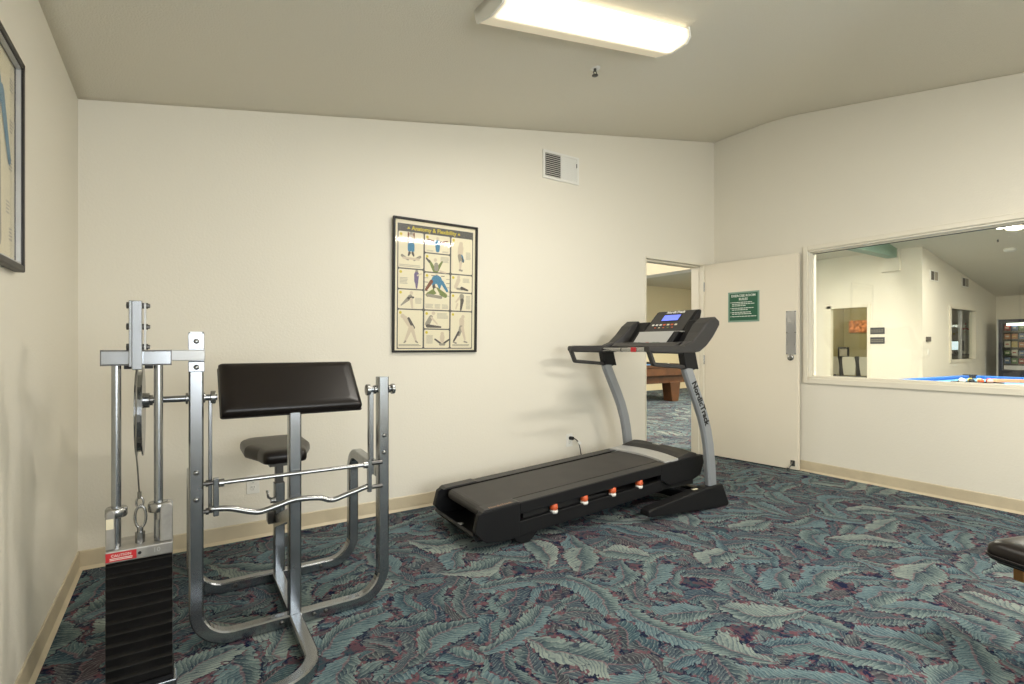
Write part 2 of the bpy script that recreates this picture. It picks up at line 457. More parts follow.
# inner window casing + glass
w1 = struct('window_1', B(XR+.06, XR+.066, WY0, WY1, WZ0, WZ1), GLS, 'long fixed pane looking into the lounge')
bm = bmesh.new()
for s in (XR-.018, XR+.13):
    for (a, b, c, d) in ((WY1-.004, WY1+.036, WZ0-.045, WZ1+.036), (WY0-.036, WY0+.004, WZ0-.045, WZ1+.036), (WY0+.004, WY1-.004, WZ0-.045, WZ0+.004), (WY0+.004, WY1-.004, WZ1-.004, WZ1+.036)):
        box(bm, s, s+.018, a, b, c, d)
part('window_casing', bm, TRIM, w1, bevel=.003)
bm = bmesh.new()
for (a, b, c, d) in ((WY1-.012, WY1, WZ0, WZ1), (WY0, WY0+.012, WZ0, WZ1), (WY0, WY1, WZ0, WZ0+.02), (WY0, WY1, WZ1-.02, WZ1)): box(bm, XR, XR+.13, a, b, c, d)
part('window_frame', bm, TRIM, w1, bevel=.002)
bm = bmesh.new()
for (a, b, c, d) in ((WY1-.020, WY1-.012, WZ0+.02, WZ1-.02), (WY0+.022, WY1-.022, WZ1-.032, WZ1-.02), (WY0+.022, WY1-.022, WZ0+.02, WZ0+.028)): box(bm, XR+.045, XR+.08, a, b, c, d)
part('glazing_bead', bm, TRIM, w1)
part('gasket', B(XR+.057, XR+.069, WY0+.02, WY1-.02, WZ1-.036, WZ1-.031), BLACK, w1)

# ---------------------------------------------------------------- ceiling fixtures of the room
sl = math.atan(.175)
def fixture(xc, yc, label, strength, group=None):
    """four-foot wraparound strip lying on the sloping ceiling, long side uphill"""
    r = thing('ceiling_light', label, 'light', (xc, yc, zc(xc, yc)))
    gx = (zc(xc+.2, yc)-zc(xc-.2, yc))/.4; gy = (zc(xc, yc+.2)-zc(xc, yc-.2))/.4
    nz = Vector((-gx, -gy, 1)).normalized(); x = Vector((1, 0, gx)).normalized(); y = nz.cross(x)
    r.rotation_mode = 'QUATERNION'; r.rotation_quaternion = Matrix((x, y, nz)).transposed().to_quaternion()
    L, W = .645, .128
    bm = bmesh.new(); box(bm, -L, L, -W+.012, W-.012, -.03, 0); part('housing', bm, WHITEP, r)
    bm = bmesh.new()
    prof = [(-W, -.012), (-W, -.055), (-W+.03, -.080), (.005, -.086), (W-.006, -.058), (W, -.03), (W, -.012)]
    loft(bm, [[(q, a, b) for a, b in prof] for q in (-L+.012, L-.012)])
    m = bpy.data.materials.get('diffuser_glow')
    if not m:
        m = bpy.data.materials.new('diffuser_glow'); m.use_nodes = True
        N = NT(m); o = N.n('ShaderNodeOutputMaterial'); p = N.n('ShaderNodeBsdfPrincipled'); N.link(p.outputs[0], o.inputs[0])
        p.inputs['Base Color'].default_value = (.8, .77, .68, 1); p.inputs['Roughness'].default_value = .35
        # the acrylic glows most where the tubes lie behind it
        tc = N.n('ShaderNodeTexCoord'); sp = N.n('ShaderNodeSeparateXYZ'); N.link(tc.outputs['Object'], sp.inputs[0])
        d1 = N.m('ABSOLUTE', N.m('ADD', sp.outputs[1], .062))
        f = N.m('SUBTRACT', 1.0, N.step(d1, .035, .115))
        ex = N.m('SUBTRACT', 1.0, N.step(N.m('ABSOLUTE', sp.outputs[0]), .585, .645))
        f = N.m('POWER', N.m('MULTIPLY', f, ex), 1.8)
        N.link(N.m('ADD', .20, N.m('MULTIPLY', f, 2.6)), p.inputs['Emission Strength'])
        N.link(N.mix(f, (1, .80, .50, 1), (1, .90, .70, 1)), p.inputs['Emission Color'])
    part('diffuser', bm, m, r, bevel=.004)
    for s in (-1, 1):
        bm = bmesh.new()
        prof2 = [(-W-.002, 0), (-W-.002, -.056), (-W+.029, -.082), (.007, -.088), (W-.004, -.060), (W+.002, -.03), (W+.002, 0)]
        loft(bm, [[(q, a, b) for a, b in prof2] for q in (s*L, s*(L-.012))]); part('end_cap', bm, WHITEP, r)
    ld = bpy.data.lights.new('tube_light', 'AREA'); ld.shape = 'RECTANGLE'; ld.size = 1.2; ld.size_y = .2; ld.energy = strength; ld.color = (1, .955, .87)
    lo = bpy.data.objects.new('tube_light', ld); COL.objects.link(lo); lo.parent = r; lo.location = (0, 0, -.10)
    return r
fixture(1.83, 2.03, 'long glowing wraparound light on the sloping ceiling above the poster wall', 26)
fixture(3.3, -.75, 'added unseen wraparound light on the ceiling behind the viewpoint', 72)  # added behind the camera for fill and the treadmill's shadow on the wall

bm = bmesh.new(); SX, SY = 2.26, 2.474; SZ = zc(SX, SY)
spr = thing('fire_sprinkler', 'small dark fire sprinkler head on the ceiling just beyond the light', 'sprinkler', (SX, SY, SZ))
lathe(bm, [(.034, .012), (.034, -.002), (.012, -.006)], (0, 0, 0), n=20); part('escutcheon', bm, WHITEP, spr)
bm = bmesh.new(); cyl(bm, (0, 0, 0), (0, 0, -.022), .009, 12)
for s in (-1, 1): tube(bm, [(s*.008, 0, -.018), (s*.015, 0, -.032), (s*.004, 0, -.046)], .0028, 8)
part('sprinkler_body', bm, DKSTEEL, spr)
bm = bmesh.new(); lathe(bm, [(.004, -.044), (.02, -.047), (.02, -.05), (.004, -.05)], (0, 0, 0)); part('deflector', bm, DKSTEEL, spr)

# wall vent
vt = thing('air_vent', 'white two-panel air vent high on the back wall above the treadmill', 'vent', (2.852, YB, 2.66))
W2, H2 = .202, .245
bm = bmesh.new()
for a in ((-W2, W2, 0, .02), (-W2, W2, H2-.02, H2), (-W2, -W2+.022, .02, H2-.02), (W2-.022, W2, .02, H2-.02), (-.006, .006, .02, H2-.02)):
    box(bm, a[0], a[1], -.014, 0, a[2], a[3])
part('vent_frame', bm, WHITEP, vt)
part('duct_backing', B(-W2+.01, W2-.01, -.002, 0, .01, H2-.01), mat('duct_dark', (.05, .045, .038, 1), .8), vt)
for k in range(12):
    z = .026+k*.0172
    bm = bmesh.new(); prism(bm, [(-.012, z-.004), (-.0025, z+.005), (-.0025, z+.0065), (-.012, z-.0025)], -W2+.022, -.006, axis='x'); part('slat', bm, WHITEP, vt)
    bm = bmesh.new(); prism(bm, [(-.012, z+.013), (-.0025, z-.003), (-.0025, z-.001), (-.012, z+.015)], .006, W2-.022, axis='x'); part('slat', bm, WHITEP, vt)
part('damper_lever', B(W2-.03, W2-.024, -.017, -.011, .15, .185), DKSTEEL, vt)

# outlets
def outlet(x, z, label):
    r = thing('wall_outlet', label, 'outlet', (x, YB, z))
    part('cover_plate', B(-.036, .036, -.006, 0, -.058, .058), WHITEP, r, bevel=.002)
    for s in (-1, 1):
        bm = bmesh.new(); lathe(bm, [(.0165, -.005), (.0165, -.008), (.015, -.0085)], (0, 0, s*.02), 'y', 20); rc = part('receptacle', bm, WHITEP, r)
        bm = bmesh.new()
        for dx in (-.0065, .0065): box(bm, dx-.0012, dx+.0012, -.0092, -.008, s*.02, s*.02+.008)
        box(bm, -.002, .002, -.0092, -.008, s*.02-.01, s*.02-.006); part('slot', bm, BLACK, rc)
    return r
outlet(.398, .335, 'white double outlet low on the wall behind the preacher curl machine')
outlet(2.949, .355, 'white double outlet beside the treadmill with a black plug in it')

# ---------------------------------------------------------------- anatomy poster
def capsule(bm, p, q, w0, w1, y, mi):
    p, q = Vector(p), Vector(q); d = (q-p); n = Vector((-d.y, d.x)).normalized() if d.length else Vector((1, 0))
    u = d.normalized(); pts = []
    for k in range(5):
        a = PI/2+k*PI/4; pts.append(p+(n*math.sin(a)+u*math.cos(a)*1.0)*w0)
    for k in range(5):
        a = -PI/2+k*PI/4; pts.append(q+(n*math.sin(a)+u*math.cos(a))*w1)
    try: bm.faces.new([bm.verts.new((v.x, y, v.y)) for v in pts]).material_index = mi
    except ValueError: pass
def rrect(bm, x0, x1, z0, z1, y, mi, r=.006):
    pts = []
    for cx, cz, a0 in ((x1-r, z1-r, 0), (x0+r, z1-r, PI/2), (x0+r, z0+r, PI), (x1-r, z0+r, 1.5*PI)):
        for k in range(4): pts.append((cx+r*math.cos(a0+k*PI/6), y, cz+r*math.sin(a0+k*PI/6)))
    bm.faces.new([bm.verts.new(p) for p in pts[::-1]]).material_index = mi
PM = [PBOARD, PAPER, PYEL, PBLUE, PGREEN, PPURP, PGREY, PLGREY, PSKIN, PDARK, PBROWN]
pw, ph = .692, .983
ps = thing('framed_poster', 'black framed stretching chart with twelve drawn figure panels on the back wall', 'poster', (1.642, YB, 1.153))
ps.rotation_euler = (math.radians(1.3), 0, 0)
fw = .016
bm = bmesh.new()
for a in ((-pw/2, pw/2, 0, fw), (-pw/2, pw/2, ph-fw, ph), (-pw/2, -pw/2+fw, fw, ph-fw), (pw/2-fw, pw/2, fw, ph-fw)): box(bm, a[0], a[1], -.024, 0, a[2], a[3])
part('poster_frame', bm, FRAMEB, ps, bevel=.003)
bm = bmesh.new()
box(bm, -pw/2+.01, pw/2-.01, -.006, 0, .01, ph-.01, 1)
X0, X1, Z0, Z1 = -.306, .306, .030, .935
y0 = -.0065
def Q(a, b, c, d, y, mi): bm.faces.new([bm.verts.new(v) for v in ((a, y, c), (b, y, c), (b, y, d), (a, y, d))]).material_index = mi
Q(X0-.004, X1+.004, Z0-.004, Z1+.004, y0, 0)
def lines(x0, x1, z0, z1, n, mi=7):
    for k in range(n):
        z = z1-(z1-z0)*(k+.5)/n; h = (z1-z0)/n*.28
        Q(x0, x1-random.uniform(0, .15)*(x1-x0), z-h, z+h, y0-.001, mi)
def fig(cx, cz, s, segs):
    for i, (a, b, c, d, w0, w1, mi) in enumerate(segs): capsule(bm, (cx+a*s, cz+b*s), (cx+c*s, cz+d*s), w0*s, w1*s, y0-.0012-.0002*i, mi)
K, S_, Y_, B_, G_, P_, D_ = 8, 6, 2, 3, 4, 5, 9
stand = [(0, .42, 0, .44, .07, .07, K), (0, .3, 0, .0, .13, .10, K), (-.05, 0, -.1, -.5, .07, .03, K), (.05, 0, .1, -.5, .07, .03, K)]
cols = [(X0, -.106), (-.100, .112), (.118, X1)]
cells = []
def cell(ci, z0, z1):
    a, b = cols[ci]; rrect(bm, a+.003, b-.003, z0+.003, z1-.003, y0-.0006, 1, .010)
    capsule(bm, (a+.022, z1-.024), (a+.0221, z1-.024), .011, .011, y0-.001, 2)
    return (a+b)/2, (z0+z1)/2, b-a, z1-z0
H = 888/ (888)
c = cell(0, .615, .885)
fig(c[0]+.0, c[1]+.04, .20, [(-.09, .1, -.11, .42, .045, .03, 10), (.09, .1, .11, .42, .045, .03, 10), (0, .38, 0, .40, .07, .07, S_), (0, .25, 0, -.02, .12, .08, K), (-.05, .0, -.06, -.2, .08, .07, B_), (.05, 0, .06, -.2, .08, .07, B_), (-.06, -.3, -.1, -.4, .05, .03, D_), (.06, -.3, .1, -.4, .05, .03, D_), (-.35, -.42, -.12, -.55, .05, .04, S_), (.35, -.42, .12, -.55, .05, .04, S_), (-.3, -.5, .3, -.52, .04, .04, K)])
lines(c[0]-.09, c[0]+.09, .625, .645, 2)
c = cell(0, .465, .612); fig(c[0]+.045, c[1], .15, [(0, .38, 0, .4, .08, .08, S_), (0, .25, -.02, -.1, .13, .10, P_), (0, -.1, 0, -.42, .09, .04, P_), (.05, .2, .25, .3, .04, .03, K)]); lines(c[0]-.085, c[0]-.02, .50, .55, 5)
c = cell(0, .318, .462); fig(c[0]-.01, c[1], .15, [(.1, .3, .1, .32, .09, .09, K), (.05, .12, -.42, -.3, .12, .03, S_), (-.05, .05, .2, .1, .07, .05, D_), (.1, .0, .15, -.4, .08, .05, K)]); lines(c[0]+.035, c[0]+.09, .36, .405, 5)
c = cell(0, Z0, .315); fig(c[0]-.01, c[1]+.01, .24, [(-.22, .34, -.21, .36, .06, .06, K), (-.15, .3, .02, .1, .07, .09, K), (-.02, .28, .14, 0, .04, .05, D_), (.05, 0, -.12, -.4, .07, .03, K), (.08, 0, .22, -.4, .07, .03, K), (-.12, -.42, -.16, -.46, .03, .02, S_), (.22, -.42, .28, -.46, .03, .02, S_)]); lines(c[0]-.09, c[0]+.09, .045, .062, 2, 6)
c = cell(1, .745, .885); fig(c[0], c[1]-.005, .16, [(0, .3, 0, .31, .07, .07, K), (-.1, .12, -.5, .22, .05, .03, 10), (.1, .12, .5, .22, .05, .03, 10), (0, .1, 0, -.25, .14, .10, B_)]); lines(c[0]-.09, c[0]-.03, .755, .768, 2); lines(c[0]+.04, c[0]+.09, .755, .768, 2)
c = cell(1, .602, .742); fig(c[0]-.01, c[1]-.01, .16, [(-.05, .2, -.04, .22, .08, .08, K), (-.35, .15, -.08, -.28, .05, .10, G_), (.3, .15, .02, -.28, .04, .10, G_), (-.5, .25, -.35, .1, .04, .05, D_), (0, 0, 0, -.2, .1, .12, S_), (.2, -.3, .5, -.36, .05, .03, K)]); lines(c[0]+.025, c[0]+.095, .68, .725, 5)
c = cell(1, .318, .599)
fig(c[0]-.005, c[1]+.03, .24, [(0, .34, 0, .36, .07, .07, K), (0, .2, 0, .0, .20, .13, B_), (-.18, .18, -.36, -.08, .06, .04, 10), (.18, .18, .36, -.08, .06, .04, B_), (-.06, .02, .06, -.12, .09, .08, D_), (-.02, .08, .03, -.02, .04, .04, 1), (-.3, -.24, .0, -.08, .07, .09, G_), (.3, -.24, .0, -.08, .07, .09, G_), (-.3, -.25, .15, -.3, .05, .05, S_), (-.04, -.06, .06, -.2, .05, .04, 1)])
for s in (-1, 1):
    for k in range(5): Q(c[0]+s*.088-.014, c[0]+s*.088+.014, .555-k*.032, .559-k*.032, y0-.001, 9 if k % 2 else 6)
lines(c[0]-.095, c[0]-.03, .33, .365, 4); lines(c[0]-.02, c[0]+.03, .33, .365, 4); lines(c[0]+.04, c[0]+.095, .33, .365, 4); Q(c[0]-.05, c[0]-.02, .575, .58, y0-.001, 9); Q(c[0]+.03, c[0]+.06, .575, .58, y0-.001, 9)
c = cell(1, .176, .315); fig(c[0]-.03, c[1], .16, [(0, .3, .01, .31, .09, .09, K), (-.12, .12, -.3, -.22, .1, .12, S_), (-.3, -.3, .38, -.34, .08, .04, D_), (-.1, .1, .2, -.2, .05, .03, K)]); lines(c[0], c[0]+.095, .255, .298, 5)
c = cell(1, Z0, .173); fig(c[0]+.045, c[1], .15, [(0, .25, 0, .27, .1, .1, K), (0, .1, 0, -.1, .14, .1, K), (-.4, -.02, -.1, -.22, .04, .05, D_), (.4, -.02, .1, -.22, .04, .05, D_), (-.12, -.28, .12, -.28, .06, .06, S_)]); lines(c[0]-.085, c[0]-.03, .065, .13, 8)
c = cell(2, .602, .885); fig(c[0]-.01, c[1], .24, [(0, .38, .01, .40, .07, .07, K), (0, .28, -.02, .02, .1, .09, K), (.02, .0, .08, -.14, .06, .05, B_), (-.04, 0, .0, -.2, .07, .06, S_), (.05, -.05, .10, -.18, .02, .02, 9), (0, -.2, -.02, -.42, .05, .03, K), (-.04, -.45, .05, -.46, .03, .03, S_)]); lines(c[0]+.035, c[0]+.08, .72, .78, 7)
c = cell(2, .462, .599); fig(c[0]-.01, c[1], .14, [(-.12, .35, -.11, .37, .09, .09, K), (-.12, .2, -.3, -.2, .12, .1, K), (-.2, -.28, .1, -.3, .06, .06, S_), (.08, -.24, .45, -.34, .09, .05, D_)]); lines(c[0]+.01, c[0]+.075, .54, .575, 4)
c = cell(2, .318, .459); fig(c[0]-.005, c[1], .15, [(.05, .3, .05, .1, .14, .1, S_), (.08, .1, .0, -.4, .10, .05, D_), (-.1, .2, -.28, .0, .06, .04, K), (-.2, -.1, -.28, -.35, .05, .04, K)]); lines(c[0]+.04, c[0]+.08, .335, .44, 11)
c = cell(2, Z0, .315); fig(c[0]-.01, c[1]+.01, .24, [(.1, .38, .11, .39, .06, .06, K), (.06, .28, .06, .06, .09, .08, K), (.04, .04, -.04, -.2, .07, .05, S_), (-.05, -.12, -.22, -.40, .04, .03, D_), (.08, .02, .18, -.35, .06, .03, K), (-.24, -.44, -.14, -.47, .02, .03, S_), (.16, -.42, .26, -.45, .03, .02, S_)]); lines(c[0]-.075, c[0]+.075, .045, .062, 2, 6)
pr = part('poster_print', bm, PM, ps)
bm = text_bm('Anatomy & Flexibility', .042, axes((-.02, y0-.0012, .911), (1, 0, 0), (0, 0, 1)), bold=.0009)
for sx in (-.225, .185):
    prism(bm, [(sx-.012, .903), (sx+.012, .903), (sx, .921)], y0-.0016, y0-.0008)
part('poster_title', bm, PYEL, ps)
part('picture_glass', B(-pw/2+fw-.002, pw/2-fw+.002, -.0125, -.011, fw-.002, ph-fw+.002), GLP, ps)

# framed chart on the left wall, cut by the frame edge
pl = thing('framed_chart', 'dark silver-edged framed muscle chart on the left wall', 'poster', (XL, 1.80, 1.440))
L2, H2b = .48, .68
def LB(y0_, y1_, z0_, z1_, x1_, x0_=0): return (x0_, x1_, y0_, y1_, z0_, z1_)
bm = bmesh.new()
for a in ((-L2, L2, 0, .022), (-L2, L2, H2b-.022, H2b), (-L2, -L2+.022, 0, H2b), (L2-.022, L2, 0, H2b)): box(bm, 0, .028, a[0], a[1], a[2], a[3])
part('poster_frame', bm, FRAMEB, pl, bevel=.004)
bm = bmesh.new()
for a in ((-L2+.02, L2-.02, .02, .027), (-L2+.02, L2-.02, H2b-.027, H2b-.02), (-L2+.02, -L2+.027, .02, H2b-.02), (L2-.027, L2-.02, .02, H2b-.02)): box(bm, .01, .022, a[0], a[1], a[2], a[3])
part('inner_lip', bm, LSILV, pl)
bm = bmesh.new(); box(bm, 0, .006, -L2+.01, L2-.01, .01, H2b-.01, 0)
def LQ(pts, mi, dx=.0066): bm.faces.new([bm.verts.new((dx, a, b)) for a, b in pts]).material_index = mi
def lcap(p, q, w0, w1, mi, dx):
    p, q = Vector(p), Vector(q); d = q-p; n = Vector((-d.y, d.x)).normalized(); u = d.normalized(); pts = []
    for k in range(5):
        a = PI/2+k*PI/4; pts.append(p+(n*math.sin(a)+u*math.cos(a))*w0)
    for k in range(5):
        a = -PI/2+k*PI/4; pts.append(q+(n*math.sin(a)+u*math.cos(a))*w1)
    LQ([(v.x, v.y) for v in pts], mi, dx)
for fx in (-.22, .22):
    for i, s in enumerate([(0, .62, 0, .625, .045, .04, 1), (0, .54, 0, .36, .085, .06, 2), (-.03, .36, -.06, .08, .045, .025, 2), (.03, .36, .06, .08, .045, .025, 3), (.09, .52, .17, .34, .026, .018, 2), (-.09, .52, -.17, .34, .026, .018, 3)]):
        lcap((fx+s[0], s[1]), (fx+s[2], s[3]), s[4], s[5], s[6], .0067+.0002*i)
for yy, zz_ in ((.42, .56), (.42, .43), (.41, .31), (.38, .17), (.41, .09), (0, .6), (.02, .4), (0, .2), (-.42, .5), (-.43, .3)):
    for k in range(4): LQ([(yy-.022, zz_+k*.011), (yy+.022-random.random()*.015, zz_+k*.011), (yy+.022-random.random()*.012, zz_+k*.011+.006), (yy-.022, zz_+k*.011+.006)], 4)
part('poster_print', bm, [PAPER, PSKIN, PBLUE, PGREY, PLGREY], pl)
part('picture_glass', B(.011, .0125, -L2+.02, L2-.02, .02, H2b-.02), GLP, pl)
#BODY2
# ---------------------------------------------------------------- preacher curl machine
xl, xr, yf, yr = .063, .815, 2.37, 2.86
xc = (xl+xr)/2; xp = xc-.014
O = (xc, 2.5, 0)
cm = thing('preacher_curl_machine', 'steel preacher curl machine with black weight stack, slanted arm pad and seat', 'exercise machine', O)
def mp(name, bm, m, parent=cm, **k): return part(name, bm, m, parent, origin=O, **k)
SQ = rect(.05, .05, .006)
bm = bmesh.new(); z0 = .026
path = fillet([(xl, yf, 1.255), (xl, yf, z0), (xr, yf, z0), (xr, yf, 1.055)], .13, 9)
sweep(bm, path, SQ, ref=(0, 1, 0)); mp('front_frame', bm, STEEL)
bm = bmesh.new()
for x in (xl, xr): pass
p1 = fillet([(xl, yf+.02, .61), (xl, yr, .61), (xl, yr, z0), (xr, yr, z0), (xr, yr, .61), (xr, yf+.02, .61)], [.10, .12, .12, .10], 8)
# non planar loop: sweep each flat piece by itself
bot = fillet([(xl, yr, .40), (xl, yr, z0), (xr, yr, z0), (xr, yr, .40)], .13, 9); sweep(bm, bot, SQ, ref=(0, 1, 0))
for x in (xl, xr):
    sweep(bm, fillet([(x, yr, .40), (x, yr, .625), (x, yf+.024, .60)], .10, 8), SQ, ref=(1, 0, 0))
mp('rear_frame', bm, STEEL)
mp('centre_spine', B(xp-.022, xp+.028, yf+.026, yr-.026, .004, .052), STEEL, bevel=.004)
bm = bmesh.new()
sweep(bm, fillet([(xp, yf-.026, z0), (xp, 1.885, z0), (-.10, 1.885, z0)], .16, 10), SQ, ref=(0, 0, 1)); mp('front_foot', bm, STEEL)
# posts
bm = bmesh.new(); sweep(bm, [(xp, yf, .052), (xp, yf, .930)], SQ, ref=(0, 1, 0)); mp('pad_post', bm, STEEL)
bm = bmesh.new(); sweep(bm, [(xc, yr, .052), (xc, yr, .50)], SQ, ref=(0, 1, 0)); sp_ = mp('seat_post', bm, STEEL)
bm = bmesh.new(); sweep(bm, [(xc, yr, .48), (xc, yr, .594)], rect(.038, .038), ref=(0, 1, 0)); mp('seat_tube', bm, DKSTEEL, sp_)
bm = bmesh.new(); prism(bm, [(yf+.025, .44), (yr-.026, .28), (yr-.026, .34), (yf+.025, .50)], xc-.025, xc+.012, axis='x'); mp('diagonal_brace', bm, STEEL)
bm = bmesh.new(); tube(bm, [(xc-.03, yr-.03, .42), (xc-.055, yr-.04, .44), (xc-.062, yr-.045, .475)], .006); cyl(bm, (xc-.02, yr-.03, .42), (xc-.045, yr-.03, .42), .014); mp('adjuster_pin', bm, CHROME)
bm = bmesh.new()
box(bm, xc-.055, xc-.026, yr-.03, yr+.03, .30, .36); mp('stop_block', bm, DKSTEEL, bevel=.004)
# arm pad
pc = Vector((.4285, 2.415, 1.036)); th = math.atan2(.195, .19)
ux = Vector((1, 0, 0)); uy = Vector((0, math.cos(th), math.sin(th))); un_ = ux.cross(uy)
bm = bmesh.new()
def padring(hx, hy, d, rr):
    pts = []
    for cx_, cy_, a0 in ((hx-rr, hy-rr, 0), (-hx+rr, hy-rr, PI/2), (-hx+rr, -hy+rr, PI), (hx-rr, -hy+rr, 1.5*PI)):
        for k in range(5): pts.append(pc+ux*(cx_+rr*math.cos(a0+k*PI/8))+uy*(cy_+rr*math.sin(a0+k*PI/8))+un_*d)
    return pts
HX, HY = .2815, .136
loft(bm, [padring(HX-.05, HY-.04, .002, .02), padring(HX-.02, HY-.016, -.001, .016), padring(HX-.006, HY-.005, -.007, .012), padring(HX, HY, -.017, .010), padring(HX, HY, -.042, .010), padring(HX-.006, HY-.006, -.05, .010), padring(HX-.02, HY-.02, -.052, .010)], smooth=True)
ap = mp('arm_pad', bm, VINYL)
bm = bmesh.new()
loft(bm, [padring(HX+.0015, HY+.0015, -.040, .010), padring(HX+.003, HY+.003, -.043, .010), padring(HX+.0015, HY+.0015, -.046, .010)], smooth=True); mp('piping', bm, VINYL, ap)
bm = bmesh.new()
R3 = [pc+ux*a+uy*b+un_*d for a in (-.20, .20) for b in (-.10, .10) for d in (-.062, -.052)]
vs = [bm.verts.new(v) for v in R3]
for f in ((0, 1, 3, 2), (4, 6, 7, 5), (0, 4, 5, 1), (2, 3, 7, 6), (0, 2, 6, 4), (1, 5, 7, 3)): bm.faces.new([vs[i] for i in f])
mp('pad_plate', bm, DKSTEEL)
# seat: narrow nose towards the pad, wide at the back
bm = bmesh.new()
so_ = [(-.100, 2.79), (.100, 2.79), (.118, 2.90), (.165, 3.04), (.165, 3.26), (.12, 3.33), (-.12, 3.33), (-.165, 3.26), (-.165, 3.04), (-.118, 2.90)]
xs_ = .462
loop = [(a, b, 0) for a, b in so_]
fl = fillet([((loop[-1][0]+loop[0][0])/2, (loop[-1][1]+loop[0][1])/2, 0)]+loop+[((loop[-1][0]+loop[0][0])/2, (loop[-1][1]+loop[0][1])/2, 0)], .03, 5)[:-1]
def seatring(k, z): return [(xs_+v.x*(1-k), 3.06+(v.y-3.06)*(1-k*.75), z) for v in fl]
loft(bm, [seatring(.5, .674), seatring(.22, .673), seatring(.09, .668), seatring(.025, .658), seatring(0, .643), seatring(0, .622), seatring(.03, .610), seatring(.08, .606)], smooth=True)
mp('seat', bm, VINYL)
mp('seat_plate', B(xc-.05, xc+.07, 2.81, 3.16, .592, .606), DKSTEEL)
# pivot shaft, collars, levers
def mpc(name, m, specs, **k):
    for q in specs:
        bm = bmesh.new(); cyl(bm, *q); mp(name, bm, m, **k)
mpc('pivot_shaft', STEEL, [((-.125, yf, .995), (.135, yf, .995), .0125), ((.755, yf, .995), (.875, yf, .995), .0125)])
mpc('shaft_collar', CHROME, [((a, yf, .995), (b, yf, .995), r, 24) for a, b, r in ((-.118, -.086, .028), (-.086, -.076, .02), (.028, .036, .022), (.088, .094, .02), (.112, .130, .026), (.738, .755, .026), (.773, .784, .02), (.842, .852, .018), (.858, .874, .024))], bevel=.002)
mp('lever_arm', B(.104, .118, yf-.012, yf+.012, .535, .985), STEEL, bevel=.003)
mp('lever_arm', B(.748, .770, yf-.014, yf+.014, .60, .985), STEEL, bevel=.003)
yh = yf-.04
mp('handle_plate', B(.119, .139, yh-.01, yh+.01, .530, .680), STEEL, bevel=.003)
mp('handle_plate', B(.731, .750, yh-.01, yh+.01, .53, .678), STEEL, bevel=.003)
mpc('bolt', DKSTEEL, [((.085, yh, .662), (.119, yh, .662), .008), ((.094, yh, .662), (.104, yh, .662), .013), ((.085, yh, .553), (.119, yh, .553), .008), ((.094, yh, .553), (.104, yh, .553), .013), ((.75, yh, .66), (.80, yh, .66), .010), ((.75, yh, .55), (.80, yh, .55), .010)])
bm = bmesh.new(); cyl(bm, (.139, yh, .658), (.731, yh, .656), .009); mp('cross_rod', bm, CHROME)
mpc('rod_end', CHROME, [((.139, yh, .658), (.157, yh, .658), .016), ((.713, yh, .656), (.731, yh, .656), .016)])
bm = bmesh.new()
cp2 = [(.105, .561), (.176, .551), (.249, .526), (.29, .519), (.354, .532), (.421, .546), (.519, .538), (.574, .520), (.644, .535), (.731, .556)]
sm = []
P2 = [Vector((a, yh, b)) for a, b in cp2]
for i in range(len(P2)-1):
    q0, q1, q2, q3 = P2[max(i-1, 0)], P2[i], P2[i+1], P2[min(i+2, len(P2)-1)]
    for k in range(5):
        t = k/5
        sm.append(.5*((2*q1)+(q2-q0)*t+(2*q0-5*q1+4*q2-q3)*t*t+(3*q1-q0-3*q2+q3)*t**3))
sm.append(P2[-1]); tube(bm, sm, .0120); mp('curl_bar', bm, CHROME)
# link from the upright to the stack head, carriage bolts
mp('link_bar', B(-.03, xl+.027, yf-.10, yf-.052, 1.145, 1.185), LSILV, bevel=.003)
bm = bmesh.new(); box(bm, xl-.027, xl+.027, yf-.032, yf-.025, 1.188, 1.25); box(bm, xl-.027, xl+.027, yf-.052, yf-.025, 1.10, 1.140); box(bm, xl-.026, xl+.026, yf-.052, yf-.024, 1.14, 1.19)
mp('bracket', bm, STEEL, bevel=.002)
for (x, z) in ((xl, 1.218), (xl, 1.118), (xl, .705), (xl, .60), (xr, .78), (xr, .70)):
    bm = bmesh.new(); yb = yf-.052 if z == 1.118 else (yf-.032 if z == 1.218 else yf-.025)
    lathe(bm, [(.010, 0), (.010, -.003), (.006, -.007), (.002, -.008)], (x, yb, z), 'y', 16); mp('bolt', bm, CHROME)
for (x, y) in ((.24, yr-.026), (.37, yf-.026), (.50, yf-.026), (.55, yf-.026), (.64, yr-.026)):
    bm = bmesh.new(); lathe(bm, [(.009, 0), (.008, -.004), (.003, -.007)], (x, y, .03), 'y', 14); mp('bolt', bm, DKSTEEL)
# weight stack
ys = 2.20; sx0, sx1 = -.1965, -.0130; sc_ = (sx0+sx1)/2
mp('stack_base', B(sx0-.006, sx1+.012, ys-.085, ys-.01, .004, .052), STEEL, bevel=.003)
mp('base_link', B(-.14, -.09, 1.91, ys-.086, .004, .052), STEEL, bevel=.003)
mp('base_cap', B(sx0-.004, sx1+.004, ys-.07, ys+.07, .052, .064), BLACKP)
NP = 11; zt0, zt1 = .066, .484; pt = (zt1-zt0)/NP
for k in range(NP):
    za = zt0+pt*k
    bm = bmesh.new(); prism(bm, [(ys-.066, za), (ys+.066, za), (ys+.07, za+.006), (ys+.07, za+pt-.004), (ys+.063, za+pt-.001), (ys-.062, za+pt-.001), (ys-.072, za+pt-.010), (ys-.066, za+.004)], sx0, sx1, axis='x')
    mp('weight_plate', bm, IRON, bevel=.0012)
bm = bmesh.new(); box(bm, sx0-.001, sx1+.001, ys-.073, ys+.07, zt1, .524)
prism(bm, [(sx0-.001, .524), (-.172, .524), (-.172, .645), (-.176, .654), (sx0+.006, .654), (sx0-.001, .645)], ys-.060, ys-.004)
